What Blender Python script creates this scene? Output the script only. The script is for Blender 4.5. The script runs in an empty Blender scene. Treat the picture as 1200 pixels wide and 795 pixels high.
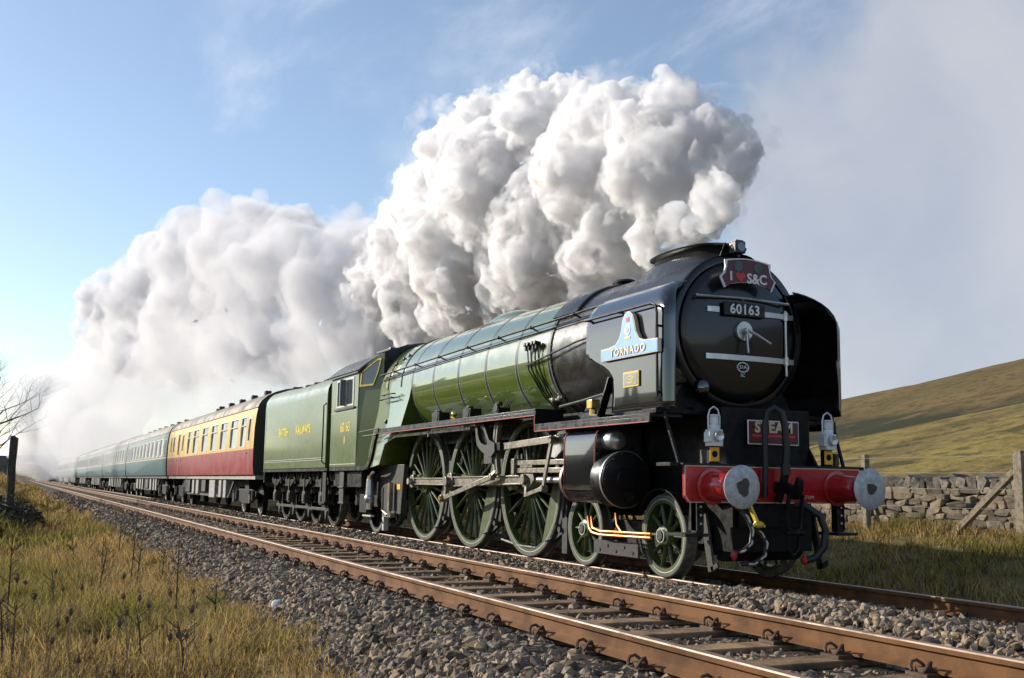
import bpy, bmesh, math, random
import numpy as np
from mathutils import Vector, Matrix, noise as mnoise

random.seed(11)
rng = np.random.default_rng(11)
SC = bpy.context.scene
COL = SC.collection
PI = math.pi
R = math.radians

# ------------------------------------------------------------------ camera
# X = direction of travel (0 at the buffer faces), Y = left of the train, Z = 0 at the rail top of the train's track
CAM = np.array([9.096, -7.752, 1.049])
YAW, PITCH, ROLL, FPX = 0.433, 0.1363, 0.0155, 1243.07
_fw = np.array([-math.cos(YAW)*math.cos(PITCH), math.sin(YAW)*math.cos(PITCH), math.sin(PITCH)])
_r = np.cross(_fw, [0, 0, 1.0]); _r /= np.linalg.norm(_r)
_u = np.cross(_r, _fw)
_r, _u = _r*math.cos(ROLL)+_u*math.sin(ROLL), -_r*math.sin(ROLL)+_u*math.cos(ROLL)
cd = bpy.data.cameras.new('camera'); cam = bpy.data.objects.new('camera', cd); COL.objects.link(cam)
cd.sensor_width = 36; cd.lens = FPX/1200*36; cd.clip_start = 0.1; cd.clip_end = 6000
cam.matrix_world = Matrix(((_r[0], _u[0], -_fw[0], CAM[0]), (_r[1], _u[1], -_fw[1], CAM[1]), (_r[2], _u[2], -_fw[2], CAM[2]), (0, 0, 0, 1)))
SC.camera = cam
def ray(px, py): return FPX*_fw + (px-600)*_r - (py-397.5)*_u
def on_y(px, py, Y): d = ray(px, py); return CAM + d*(Y-CAM[1])/d[1]
def on_z(px, py, Z): d = ray(px, py); return CAM + d*(Z-CAM[2])/d[2]

# ------------------------------------------------------------------ light and sky
SUN = Vector((-1.9, -1.55, 1.0)).normalized()
EL = math.asin(SUN.z); AZ = math.atan2(SUN.x, SUN.y)
W = bpy.data.worlds.new('World'); SC.world = W; W.use_nodes = True
nt = W.node_tree; nt.nodes.clear()
sky = nt.nodes.new('ShaderNodeTexSky'); sky.sky_type = 'NISHITA'; sky.sun_disc = False
sky.sun_elevation = EL; sky.sun_rotation = AZ; sky.altitude = 300; sky.air_density = 1.0; sky.dust_density = 0.45; sky.ozone_density = 1.7
bg = nt.nodes.new('ShaderNodeBackground'); bg.inputs[1].default_value = 0.12
wo = nt.nodes.new('ShaderNodeOutputWorld')
nt.links.new(bg.outputs[0], wo.inputs[0])
# thin cirrus: stretched noise over the whole sky dome
tc = nt.nodes.new('ShaderNodeTexCoord')
sep = nt.nodes.new('ShaderNodeSeparateXYZ'); nt.links.new(tc.outputs['Generated'], sep.inputs[0])
def wmath(op, a, b=None, c=None, clamp=False):
    n = nt.nodes.new('ShaderNodeMath'); n.operation = op; n.use_clamp = clamp
    for i, v in enumerate((a, b, c)):
        if v is None: continue
        if isinstance(v, (int, float)): n.inputs[i].default_value = v
        else: nt.links.new(v, n.inputs[i])
    return n.outputs[0]
zz = wmath('MAXIMUM', sep.outputs[2], 0.03)
zz = wmath('ADD', zz, 0.12)
cx_ = wmath('DIVIDE', sep.outputs[0], zz); cy_ = wmath('DIVIDE', sep.outputs[1], zz)
cmb = nt.nodes.new('ShaderNodeCombineXYZ'); nt.links.new(cx_, cmb.inputs[0]); nt.links.new(cy_, cmb.inputs[1])
mp = nt.nodes.new('ShaderNodeMapping'); mp.inputs['Rotation'].default_value = (0, 0, R(62)); mp.inputs['Scale'].default_value = (0.8, 1.9, 1)
mp.inputs['Location'].default_value = CIRRUS_OFF if 'CIRRUS_OFF' in globals() else (0.35, 1.15, 0)
nt.links.new(cmb.outputs[0], mp.inputs[0])
n1 = nt.nodes.new('ShaderNodeTexNoise'); n1.inputs['Scale'].default_value = 1.1; n1.inputs['Detail'].default_value = 9; n1.inputs['Roughness'].default_value = 0.62; n1.inputs['Distortion'].default_value = 0.25
nt.links.new(mp.outputs[0], n1.inputs['Vector'])
n2 = nt.nodes.new('ShaderNodeTexNoise'); n2.inputs['Scale'].default_value = 0.55; n2.inputs['Detail'].default_value = 3
nt.links.new(cmb.outputs[0], n2.inputs['Vector'])
m1 = nt.nodes.new('ShaderNodeMapRange'); m1.interpolation_type = 'SMOOTHSTEP'; m1.inputs[1].default_value = 0.50; m1.inputs[2].default_value = 0.80
nt.links.new(n1.outputs[0], m1.inputs[0])
m2 = nt.nodes.new('ShaderNodeMapRange'); m2.interpolation_type = 'SMOOTHSTEP'; m2.inputs[1].default_value = 0.50; m2.inputs[2].default_value = 0.66
nt.links.new(n2.outputs[0], m2.inputs[0])
cm = wmath('MULTIPLY', m1.outputs[0], m2.outputs[0]); cm = wmath('MULTIPLY_ADD', cm, 0.60, 0.07)
mixc = nt.nodes.new('ShaderNodeMixRGB'); mixc.inputs[2].default_value = (7.2, 7.4, 7.8, 1)
nt.links.new(cm, mixc.inputs[0]); nt.links.new(sky.outputs[0], mixc.inputs[1])
# grey bank of cloud filling the sky on the hill side
dv = ray(1500, 430); dv = dv/np.linalg.norm(dv)
vm = nt.nodes.new('ShaderNodeVectorMath'); vm.operation = 'DOT_PRODUCT'; vm.inputs[1].default_value = tuple(dv); nt.links.new(tc.outputs['Generated'], vm.inputs[0])
n3 = nt.nodes.new('ShaderNodeTexNoise'); n3.inputs['Scale'].default_value = 5.0; n3.inputs['Detail'].default_value = 7; n3.inputs['Roughness'].default_value = 0.55
nt.links.new(tc.outputs['Generated'], n3.inputs['Vector'])
q = wmath('MULTIPLY_ADD', n3.outputs[0], 0.20, vm.outputs['Value'])
m3 = nt.nodes.new('ShaderNodeMapRange'); m3.interpolation_type = 'SMOOTHSTEP'; m3.inputs[1].default_value = 0.965; m3.inputs[2].default_value = 1.025; m3.inputs[4].default_value = 0.84
nt.links.new(q, m3.inputs[0])
n4 = nt.nodes.new('ShaderNodeTexNoise'); n4.inputs['Scale'].default_value = 3.2; n4.inputs['Detail'].default_value = 6; n4.inputs['Roughness'].default_value = 0.5; n4.inputs['Distortion'].default_value = 0.4
nt.links.new(tc.outputs['Generated'], n4.inputs['Vector'])
m4 = nt.nodes.new('ShaderNodeMapRange'); m4.inputs[1].default_value = 0.36; m4.inputs[2].default_value = 0.64; nt.links.new(n4.outputs[0], m4.inputs[0])
mix4 = nt.nodes.new('ShaderNodeMixRGB'); mix4.inputs[1].default_value = (2.85, 3.15, 3.75, 1); mix4.inputs[2].default_value = (4.3, 4.3, 4.6, 1); nt.links.new(m4.outputs[0], mix4.inputs[0])
mix3 = nt.nodes.new('ShaderNodeMixRGB'); nt.links.new(mix4.outputs[0], mix3.inputs[2])
nt.links.new(m3.outputs[0], mix3.inputs[0]); nt.links.new(mixc.outputs[0], mix3.inputs[1]); nt.links.new(mix3.outputs[0], bg.inputs[0])
sd = bpy.data.lights.new('sun', 'SUN'); sd.energy = 4.8; sd.angle = R(0.53); sd.color = (1.0, 0.92, 0.80)
so = bpy.data.objects.new('sun', sd); COL.objects.link(so); so.rotation_euler = SUN.to_track_quat('Z', 'Y').to_euler()
SC.view_settings.view_transform = 'Standard'; SC.view_settings.look = 'None'; SC.view_settings.gamma = 1; SC.view_settings.exposure = 0.4
SC.view_settings.use_curve_mapping = False
SC.render.engine = 'CYCLES'
cy = SC.cycles
cy.use_denoising = True; cy.denoiser = 'OPENIMAGEDENOISE'
cy.max_bounces = 18; cy.volume_bounces = 16; cy.diffuse_bounces = 3; cy.glossy_bounces = 4; cy.transparent_max_bounces = 12; cy.transmission_bounces = 4
cy.use_adaptive_sampling = True; cy.adaptive_threshold = 0.015; cy.sample_clamp_indirect = 8; cy.caustics_reflective = False; cy.caustics_refractive = False

# ------------------------------------------------------------------ materials
MAT = {}
def pbr(name, col, rough=0.5, metal=0.0, coat=0.0, var=0.12, scale=6.0, bump=0.0, bscale=None, col2=None, rvar=0.0, spec=0.5, detail=5, lo=0.42, hi=0.62, transl=0.0, attr=None, island=0.0, cior=1.5, croug=0.06, objrand=0.0):
    m = bpy.data.materials.new(name); m.use_nodes = True
    t = m.node_tree; b = t.nodes['Principled BSDF']
    L = t.links.new
    b.inputs['Roughness'].default_value = rough; b.inputs['Metallic'].default_value = metal
    b.inputs['Coat Weight'].default_value = coat; b.inputs['Coat Roughness'].default_value = croug; b.inputs['Coat IOR'].default_value = cior
    b.inputs['Specular IOR Level'].default_value = spec
    g = t.nodes.new('ShaderNodeTexCoord'); gp = t.nodes.new('ShaderNodeNewGeometry')
    n = t.nodes.new('ShaderNodeTexNoise'); n.inputs['Scale'].default_value = scale; n.inputs['Detail'].default_value = detail; n.inputs['Roughness'].default_value = 0.6
    L(gp.outputs['Position'], n.inputs['Vector'])
    mr = t.nodes.new('ShaderNodeMapRange'); mr.inputs[1].default_value = lo; mr.inputs[2].default_value = hi
    L(n.outputs[0], mr.inputs[0])
    mx = t.nodes.new('ShaderNodeMixRGB')
    c = tuple(col)
    if col2 is None: col2 = tuple(min(1, x*(1-var)) for x in c); c = tuple(min(1, x*(1+var*0.6)) for x in c)
    mx.inputs[1].default_value = (*c, 1); mx.inputs[2].default_value = (*col2, 1)
    L(mr.outputs[0], mx.inputs[0])
    out = mx.outputs[0]
    if attr:
        at = t.nodes.new('ShaderNodeAttribute'); at.attribute_name = attr
        m2 = t.nodes.new('ShaderNodeMixRGB'); m2.blend_type = 'MULTIPLY'; m2.inputs[0].default_value = 1
        L(out, m2.inputs[1]); L(at.outputs['Color'], m2.inputs[2]); out = m2.outputs[0]
    if island > 0:
        hs = t.nodes.new('ShaderNodeHueSaturation')
        k = t.nodes.new('ShaderNodeMapRange'); k.inputs[3].default_value = 1-island; k.inputs[4].default_value = 1+island
        L(gp.outputs['Random Per Island'], k.inputs[0]); L(k.outputs[0], hs.inputs['Value'])
        L(out, hs.inputs['Color']); out = hs.outputs[0]
    if objrand > 0:
        oi = t.nodes.new('ShaderNodeObjectInfo'); hs = t.nodes.new('ShaderNodeHueSaturation')
        k = t.nodes.new('ShaderNodeMapRange'); k.inputs[3].default_value = 1-objrand; k.inputs[4].default_value = 1+objrand
        L(oi.outputs['Random'], k.inputs[0]); L(k.outputs[0], hs.inputs['Value']); L(out, hs.inputs['Color']); out = hs.outputs[0]
    L(out, b.inputs['Base Color'])
    if rvar > 0:
        r2 = t.nodes.new('ShaderNodeMapRange'); r2.inputs[1].default_value = lo; r2.inputs[2].default_value = hi
        r2.inputs[3].default_value = max(0.02, rough-rvar); r2.inputs[4].default_value = min(1, rough+rvar)
        L(n.outputs[0], r2.inputs[0]); L(r2.outputs[0], b.inputs['Roughness'])
    if bump > 0:
        nb = t.nodes.new('ShaderNodeTexNoise'); nb.inputs['Scale'].default_value = bscale or scale*4; nb.inputs['Detail'].default_value = 6
        L(gp.outputs['Position'], nb.inputs['Vector'])
        bp = t.nodes.new('ShaderNodeBump'); bp.inputs['Strength'].default_value = bump; bp.inputs['Distance'].default_value = 0.02
        L(nb.outputs[0], bp.inputs['Height']); L(bp.outputs[0], b.inputs['Normal'])
    MAT[name] = m
    return m
pbr('green', (0.080, 0.128, 0.015), 0.32, coat=1.0, var=0.08, scale=3, rvar=0.04, cior=2.25, croug=0.03)
pbr('green_firebox', (0.095, 0.145, 0.018), 0.32, cior=1.95, croug=0.04, coat=1.0, var=0.1, scale=3, bump=0.05, bscale=2.0)
pbr('tender_green', (0.085, 0.125, 0.024), 0.40, coat=0.6, var=0.14, scale=2.5, bump=0.05, bscale=1.2, rvar=0.06, croug=0.10)
pbr('gloss_black', (0.006, 0.006, 0.008), 0.12, coat=1.0, var=0.2, scale=4, bump=0.008, bscale=1.0, croug=0.02, cior=1.8)
pbr('door_black', (0.004, 0.004, 0.006), 0.30, coat=0.45, var=0.2, scale=4, croug=0.08, spec=0.35)
pbr('smokebox_black', (0.018, 0.017, 0.016), 0.36, coat=0.2, var=0.3, scale=5, rvar=0.1)
pbr('satin_black', (0.007, 0.007, 0.008), 0.42, spec=0.35, var=0.3, scale=8, rvar=0.12)
pbr('frame_black', (0.005, 0.005, 0.006), 0.5, spec=0.2, var=0.4, scale=9, rvar=0.15)
pbr('grimy', (0.014, 0.0125, 0.011), 0.62, spec=0.25, var=0.5, scale=11, rvar=0.15, bump=0.2)
pbr('grimy_grey', (0.042, 0.038, 0.034), 0.55, spec=0.4, var=0.45, scale=14, rvar=0.15)
pbr('motion_steel', (0.26, 0.235, 0.195), 0.42, metal=0.75, var=0.28, scale=12, rvar=0.12)
pbr('bright_steel', (0.55, 0.55, 0.54), 0.34, metal=0.8, var=0.06, scale=9, rvar=0.04)
pbr('tyre_steel', (0.18, 0.175, 0.155), 0.40, metal=0.5, var=0.3, scale=14, rvar=0.1)
pbr('wheel_green', (0.072, 0.095, 0.034), 0.45, coat=0.15, var=0.22, scale=10, rvar=0.1)
pbr('lining_grey', (0.50, 0.50, 0.46), 0.45, var=0.1)
pbr('buffer_steel', (0.44, 0.45, 0.47), 0.52, metal=0.35, var=0.15, scale=16, rvar=0.1)
pbr('grease', (0.05, 0.047, 0.04), 0.5, var=0.3, scale=40)
pbr('beam_red', (0.42, 0.012, 0.016), 0.32, coat=0.6, var=0.14, scale=5, rvar=0.08)
pbr('red_line', (0.42, 0.06, 0.05), 0.5, var=0.1)
pbr('pale_line', (0.55, 0.50, 0.44), 0.5, var=0.1)
pbr('band_black', (0.02, 0.022, 0.02), 0.3, coat=0.6)
pbr('brass', (0.75, 0.52, 0.16), 0.28, metal=0.9, var=0.15, scale=20)
pbr('copper', (0.60, 0.25, 0.10), 0.42, metal=0.85, var=0.15, scale=20)
pbr('white_paint', (0.80, 0.80, 0.78), 0.4, var=0.08, scale=30)
pbr('lamp_white', (0.72, 0.73, 0.74), 0.38, var=0.12, scale=25)
pbr('letter_cream', (0.72, 0.62, 0.40), 0.45, var=0.1)
pbr('letter_yellow', (0.78, 0.62, 0.06), 0.45, var=0.1)
pbr('plate_blue', (0.22, 0.42, 0.74), 0.35, coat=0.4, var=0.08)
pbr('plaque_yellow', (0.62, 0.46, 0.05), 0.4, var=0.1)
pbr('plaque_grey', (0.25, 0.26, 0.27), 0.4, var=0.2, scale=60)
pbr('label_orange', (0.80, 0.42, 0.02), 0.5, var=0.08)
pbr('maroon', (0.10, 0.010, 0.022), 0.45, coat=0.1, var=0.1)
pbr('heart_red', (0.65, 0.03, 0.02), 0.4, var=0.1)
pbr('roundel', (0.05, 0.10, 0.09), 0.4, var=0.5, scale=90)
pbr('hose_rubber', (0.012, 0.012, 0.013), 0.45, var=0.2, scale=20)
pbr('hose_highlight_white', (0.55, 0.53, 0.46), 0.45, var=0.2, scale=20)
pbr('cock_red', (0.40, 0.02, 0.02), 0.4)
pbr('glass', (0.012, 0.02, 0.045), 0.05, coat=1.0, var=0.2, scale=2, spec=0.8)
pbr('coach_glass', (0.05, 0.055, 0.06), 0.06, coat=0.6, var=0.4, scale=1.2, spec=0.7)
pbr('coach_crimson', (0.27, 0.022, 0.026), 0.48, coat=0.10, croug=0.2, var=0.14, scale=1.5, rvar=0.08)
pbr('coach_cream', (0.62, 0.38, 0.05), 0.48, coat=0.08, croug=0.2, var=0.1, scale=2)
pbr('coach_green', (0.026, 0.092, 0.105), 0.5, spec=0.3, coat=0.08, croug=0.2, var=0.15, scale=1.5)
pbr('coach_green_light', (0.05, 0.11, 0.12), 0.5, spec=0.3, coat=0.08, croug=0.2, var=0.12, scale=1.5)
pbr('coach_stripe', (0.55, 0.46, 0.28), 0.4)
pbr('coach_roof', (0.20, 0.175, 0.14), 0.7, var=0.3, scale=2.2, rvar=0.1)
pbr('coach_end', (0.012, 0.014, 0.02), 0.45, var=0.3)
pbr('underframe', (0.030, 0.027, 0.024), 0.65, var=0.5, scale=6)
pbr('box_grey', (0.30, 0.29, 0.26), 0.6, var=0.35, scale=9)
pbr('window_frame', (0.58, 0.57, 0.53), 0.35, metal=0.4, var=0.1)
pbr('coal', (0.012, 0.012, 0.013), 0.5, var=0.4, scale=20, bump=0.6, bscale=18)
pbr('rust', (0.175, 0.078, 0.027), 0.75, var=0.35, detail=9, scale=2.6, bump=0.12, bscale=60, rvar=0.1, col2=(0.095, 0.045, 0.02), spec=0.25)
pbr('rail_head', (0.24, 0.165, 0.115), 0.5, metal=0.3, var=0.25, scale=5, rvar=0.1)
pbr('rail_head_bright', (0.27, 0.215, 0.175), 0.45, metal=0.6, var=0.15, scale=5)
pbr('rust_dark', (0.085, 0.046, 0.026), 0.7, var=0.4, scale=14, bump=0.15, bscale=60)
pbr('sleeper_wood', (0.27, 0.17, 0.095), 0.88, objrand=0.25, var=0.4, scale=5, bump=0.35, bscale=26, col2=(0.12, 0.08, 0.05), spec=0.2)
pbr('ballast_stone', (0.27, 0.19, 0.115), 0.85, var=0.3, scale=9, island=0.7, col2=(0.12, 0.105, 0.095), lo=0.36, hi=0.66, spec=0.3)
pbr('wall_stone', (0.20, 0.155, 0.105), 0.92, var=0.4, scale=6, bump=0.6, bscale=22, col2=(0.085, 0.075, 0.06), objrand=0.42, lo=0.38, hi=0.66)
pbr('wall_core', (0.03, 0.028, 0.025), 0.9)
pbr('cope_stone', (0.12, 0.105, 0.085), 0.92, var=0.5, scale=7, bump=0.6, bscale=22, objrand=0.45)
pbr('bridge_stone', (0.15, 0.14, 0.125), 0.9, var=0.3, scale=1.5)
pbr('post_wood', (0.20, 0.165, 0.115), 0.85, var=0.35, scale=12, bump=0.3, bscale=40)
pbr('post_dark', (0.055, 0.045, 0.036), 0.9, var=0.4, scale=12, bump=0.4, bscale=30)
pbr('wire', (0.42, 0.40, 0.36), 0.5, metal=0.5)
pbr('bark', (0.085, 0.07, 0.055), 0.9, var=0.3, scale=8)
pbr('twig', (0.11, 0.088, 0.066), 0.9, var=0.3, scale=8)
pbr('evergreen', (0.03, 0.045, 0.018), 0.8, var=0.4, scale=3, island=0.4)
pbr('bramble', (0.035, 0.038, 0.022), 0.75, var=0.5, scale=5, island=0.5)
pbr('stalk', (0.24, 0.16, 0.085), 0.9, var=0.3, scale=12)
pbr('dead_stalk', (0.085, 0.055, 0.035), 0.9, var=0.3, scale=12)
pbr('seed_head', (0.13, 0.085, 0.052), 0.95, var=0.3, scale=40)
pbr('grass', (1, 1, 1), 0.7, var=0.12, scale=2, attr='Col', spec=0.25)
_t = MAT['grass'].node_tree; _b = _t.nodes['Principled BSDF']; _tr = _t.nodes.new('ShaderNodeBsdfTranslucent'); _mx = _t.nodes.new('ShaderNodeMixShader'); _mx.inputs[0].default_value = 0.40
_t.links.new(_b.inputs['Base Color'].links[0].from_socket, _tr.inputs[0]); _t.links.new(_b.outputs[0], _mx.inputs[1]); _t.links.new(_tr.outputs[0], _mx.inputs[2]); _t.links.new(_mx.outputs[0], _t.nodes['Material Output'].inputs[0])
pbr('pale_rock', (0.36, 0.37, 0.38), 0.85, var=0.2, scale=14)

# ------------------------------------------------------------------ mesh building
def frame_from(d):
    d = Vector(d).normalized()
    a = Vector((0, 0, 1)) if abs(d.z) < 0.9 else Vector((1, 0, 0))
    x = d.cross(a).normalized(); y = d.cross(x).normalized()
    return x, y
class MB:
    def __init__(s): s.v = []; s.f = []; s.mi = []
    def add(s, vs, fs, mi=0):
        o = len(s.v); s.v += [tuple(p) for p in vs]; s.f += [tuple(i+o for i in f) for f in fs]; s.mi += [mi]*len(fs); return s
    def bx(s, x0, x1, y0, y1, z0, z1, mi=0):
        v = [(x, y, z) for x in (x0, x1) for y in (y0, y1) for z in (z0, z1)]
        return s.add(v, [(0, 1, 3, 2), (4, 6, 7, 5), (0, 4, 5, 1), (2, 3, 7, 6), (0, 2, 6, 4), (1, 5, 7, 3)], mi)
    def bar(s, p0, p1, w, h, up=(0, 0, 1), mi=0):
        p0 = Vector(p0); p1 = Vector(p1); d = (p1-p0).normalized(); sd_ = d.cross(Vector(up)).normalized(); u = sd_.cross(d)
        v = [p + sd_*a*w/2 + u*b*h/2 for p in (p0, p1) for a in (-1, 1) for b in (-1, 1)]
        return s.add(v, [(0, 1, 3, 2), (4, 6, 7, 5), (0, 4, 5, 1), (2, 3, 7, 6), (0, 2, 6, 4), (1, 5, 7, 3)], mi)
    def cyl(s, p0, p1, r0, r1=None, n=16, mi=0):
        r1 = r0 if r1 is None else r1
        p0 = Vector(p0); p1 = Vector(p1); x, y = frame_from(p1-p0)
        v = []
        for p, r in ((p0, r0), (p1, r1)):
            for k in range(n):
                a = 2*PI*k/n; v.append(p + x*math.cos(a)*r + y*math.sin(a)*r)
        f = [(k, (k+1) % n, n+(k+1) % n, n+k) for k in range(n)] + [tuple(range(n)), tuple(range(2*n-1, n-1, -1))]
        return s.add(v, f, mi)
    def tube(s, path, r, n=8, closed=False, mi=0):
        P = [Vector(p) for p in path]; m = len(P); v = []; px = None
        rr = r if isinstance(r, (list, tuple)) else [r]*m
        for i, p in enumerate(P):
            if closed: d = P[(i+1) % m]-P[i-1]
            else: d = P[min(i+1, m-1)]-P[max(i-1, 0)]
            d.normalize()
            if px is None: x, y = frame_from(d)
            else:
                x = px - d*px.dot(d); x.normalize(); y = d.cross(x)
            px = x
            for k in range(n):
                a = 2*PI*k/n; v.append(p + (x*math.cos(a) + y*math.sin(a))*rr[i])
        f = []
        for i in range(m if closed else m-1):
            j = (i+1) % m
            for k in range(n): f.append((i*n+k, i*n+(k+1) % n, j*n+(k+1) % n, j*n+k))
        if not closed: f += [tuple(range(n)), tuple(range((m-1)*n, m*n))]
        return s.add(v, f, mi)
    def prism(s, pts, axis, a0, a1, mi=0):
        # pts: polygon in the plane across axis ('x': (y,z), 'y': (x,z), 'z': (x,y))
        def P(p, a): return {'x': (a, p[0], p[1]), 'y': (p[0], a, p[1]), 'z': (p[0], p[1], a)}[axis]
        n = len(pts); v = [P(p, a0) for p in pts]+[P(p, a1) for p in pts]
        f = [(k, (k+1) % n, n+(k+1) % n, n+k) for k in range(n)]+[tuple(range(n)), tuple(range(2*n-1, n-1, -1))]
        return s.add(v, f, mi)
    def ringprism(s, o, i, axis, a0, a1, mi=0):
        def P(p, a): return {'x': (a, p[0], p[1]), 'y': (p[0], a, p[1]), 'z': (p[0], p[1], a)}[axis]
        n = len(o); v = [P(p, a) for a in (a0, a1) for L in (o, i) for p in L]; f = []
        for k in range(n):
            j = (k+1) % n
            f += [(k, j, n+j, n+k), (2*n+k, 3*n+k, 3*n+j, 2*n+j), (k, 2*n+k, 2*n+j, j), (n+k, n+j, 3*n+j, 3*n+k)]
        return s.add(v, f, mi)
    def lathe(s, prof, o, axis='x', n=48, mi=0, a0=0.0, a1=2*PI):
        full = abs(a1-a0-2*PI) < 1e-6; m = n if full else n+1; v = []
        for (h, r) in prof:
            for k in range(m):
                a = a0+(a1-a0)*k/n; c, q = math.cos(a)*r, math.sin(a)*r
                v.append({'x': (o[0]+h, o[1]+c, o[2]+q), 'y': (o[0]+c, o[1]+h, o[2]+q), 'z': (o[0]+c, o[1]+q, o[2]+h)}[axis])
        f = []
        for i in range(len(prof)-1):
            for k in range(n):
                j = (k+1) % m
                f.append((i*m+k, i*m+j, (i+1)*m+j, (i+1)*m+k))
        return s.add(v, f, mi)
    def loft(s, secs, mi=0, caps=True, closed=True):
        n = len(secs[0]); v = [p for q in secs for p in q]; f = []
        for i in range(len(secs)-1):
            for k in range(n if closed else n-1):
                j = (k+1) % n
                f.append((i*n+k, i*n+j, (i+1)*n+j, (i+1)*n+k))
        if caps: f += [tuple(range(n)), tuple(range((len(secs)-1)*n, len(secs)*n))]
        return s.add(v, f, mi)
    def ball(s, c, r, n=12, m=8, mi=0):
        rx, ry, rz = r if isinstance(r, (tuple, list)) else (r, r, r)
        v = [(c[0], c[1], c[2]-rz)]
        for i in range(1, m):
            t = PI*i/m
            for k in range(n):
                a = 2*PI*k/n; v.append((c[0]+rx*math.sin(t)*math.cos(a), c[1]+ry*math.sin(t)*math.sin(a), c[2]-rz*math.cos(t)))
        v.append((c[0], c[1], c[2]+rz)); f = [(0, 1+(k+1) % n, 1+k) for k in range(n)]
        for i in range(m-2):
            for k in range(n): f.append((1+i*n+k, 1+i*n+(k+1) % n, 1+(i+1)*n+(k+1) % n, 1+(i+1)*n+k))
        e = len(v)-1; f += [(e, 1+(m-2)*n+k, 1+(m-2)*n+(k+1) % n) for k in range(n)]
        return s.add(v, f, mi)
    def mesh(s, name, mats, smooth=38, weld=False):
        me = bpy.data.meshes.new(name); me.from_pydata(s.v, [], s.f)
        if len(mats) > 1: me.polygons.foreach_set('material_index', s.mi)
        bm = bmesh.new(); bm.from_mesh(me)
        if weld: bmesh.ops.remove_doubles(bm, verts=bm.verts, dist=2e-4)
        bmesh.ops.recalc_face_normals(bm, faces=bm.faces); bm.to_mesh(me); bm.free()
        for m in mats: me.materials.append(MAT[m])
        if smooth:
            me.polygons.foreach_set('use_smooth', [True]*len(me.polygons)); me.set_sharp_from_angle(angle=R(smooth))
        return me
def link(name, data, parent=None, loc=None, rot=None):
    o = bpy.data.objects.new(name, data); COL.objects.link(o)
    if parent is not None: o.parent = parent
    if loc is not None: o.location = loc
    if rot is not None: o.rotation_euler = rot
    return o
def part(mb, name, mat, parent=None, smooth=38, bevel=0.0, label=None, loc=None, rot=None, seg=2, weld=False):
    mats = mat if isinstance(mat, (list, tuple)) else [mat]
    o = link(name, mb.mesh(name, mats, smooth, weld), parent, loc, rot)
    if bevel:
        b = o.modifiers.new('bevel', 'BEVEL'); b.width = bevel; b.segments = seg; b.limit_method = 'ANGLE'; b.angle_limit = R(40); b.harden_normals = False
    if label: o['label'] = label
    return o
def tag(o, label, cat, group=None):
    o['label'] = label; o['category'] = cat
    if group: o['group'] = group
    return o
def thing(name, label, cat, loc=(0, 0, 0), group=None, rot=None):
    o = link(name, None, None, loc, rot); o.empty_display_size = 0.3
    return tag(o, label, cat, group)
def copy_tree(o, parent=None):
    c = o.copy(); COL.objects.link(c); c.parent = parent
    for ch in [x for x in bpy.data.objects if x.parent == o]: copy_tree(ch, c)
    return c
def np_mesh(name, V, F, mat, cols=None, smooth=False):
    me = bpy.data.meshes.new(name); V = np.asarray(V, np.float32); F = np.asarray(F, np.int32)
    k = F.shape[1]
    me.vertices.add(len(V)); me.vertices.foreach_set('co', V.ravel())
    me.loops.add(F.size); me.loops.foreach_set('vertex_index', F.ravel())
    me.polygons.add(len(F)); me.polygons.foreach_set('loop_start', np.arange(0, F.size, k, dtype=np.int32))
    me.update(calc_edges=True)
    me.polygons.foreach_set('use_smooth', np.full(len(F), smooth))
    if cols is not None:
        a = me.color_attributes.new('Col', 'FLOAT_COLOR', 'POINT')
        c4 = np.ones((len(V), 4), np.float32); c4[:, :3] = cols; a.data.foreach_set('color', c4.ravel())
    me.materials.append(MAT[mat])
    return me
def text(body, size, mat, parent, name, loc, rot, ext=0.004, align='CENTER', sx=1.0, spacing=1.0, bold=0.0):
    cu = bpy.data.curves.new(name, 'FONT'); cu.body = body; cu.size = size; cu.extrude = ext; cu.align_x = align; cu.align_y = 'CENTER'
    cu.space_character = spacing; cu.offset = bold; cu.resolution_u = 3
    t = bpy.data.objects.new('tmp', cu); COL.objects.link(t)
    me = bpy.data.meshes.new_from_object(t.evaluated_get(bpy.context.evaluated_depsgraph_get()))
    bpy.data.objects.remove(t); bpy.data.curves.remove(cu)
    me.name = name; me.materials.clear(); me.materials.append(MAT[mat])
    o = link(name, me, parent, loc, rot); o.scale = (sx, 1, 1)
    return o
SIDE = (R(90), 0, 0)          # lettering read from the camera's side of the train
FRONT = (R(90), 0, R(90))     # lettering read from ahead of the train
def arc(c, r, a0, a1, n): return [(c[0]+r*math.cos(R(a0+(a1-a0)*k/n)), c[1]+r*math.sin(R(a0+(a1-a0)*k/n))) for k in range(n+1)]
def S01(t): t = np.clip(t, 0, 1); return t*t*(3-2*t)
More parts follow.
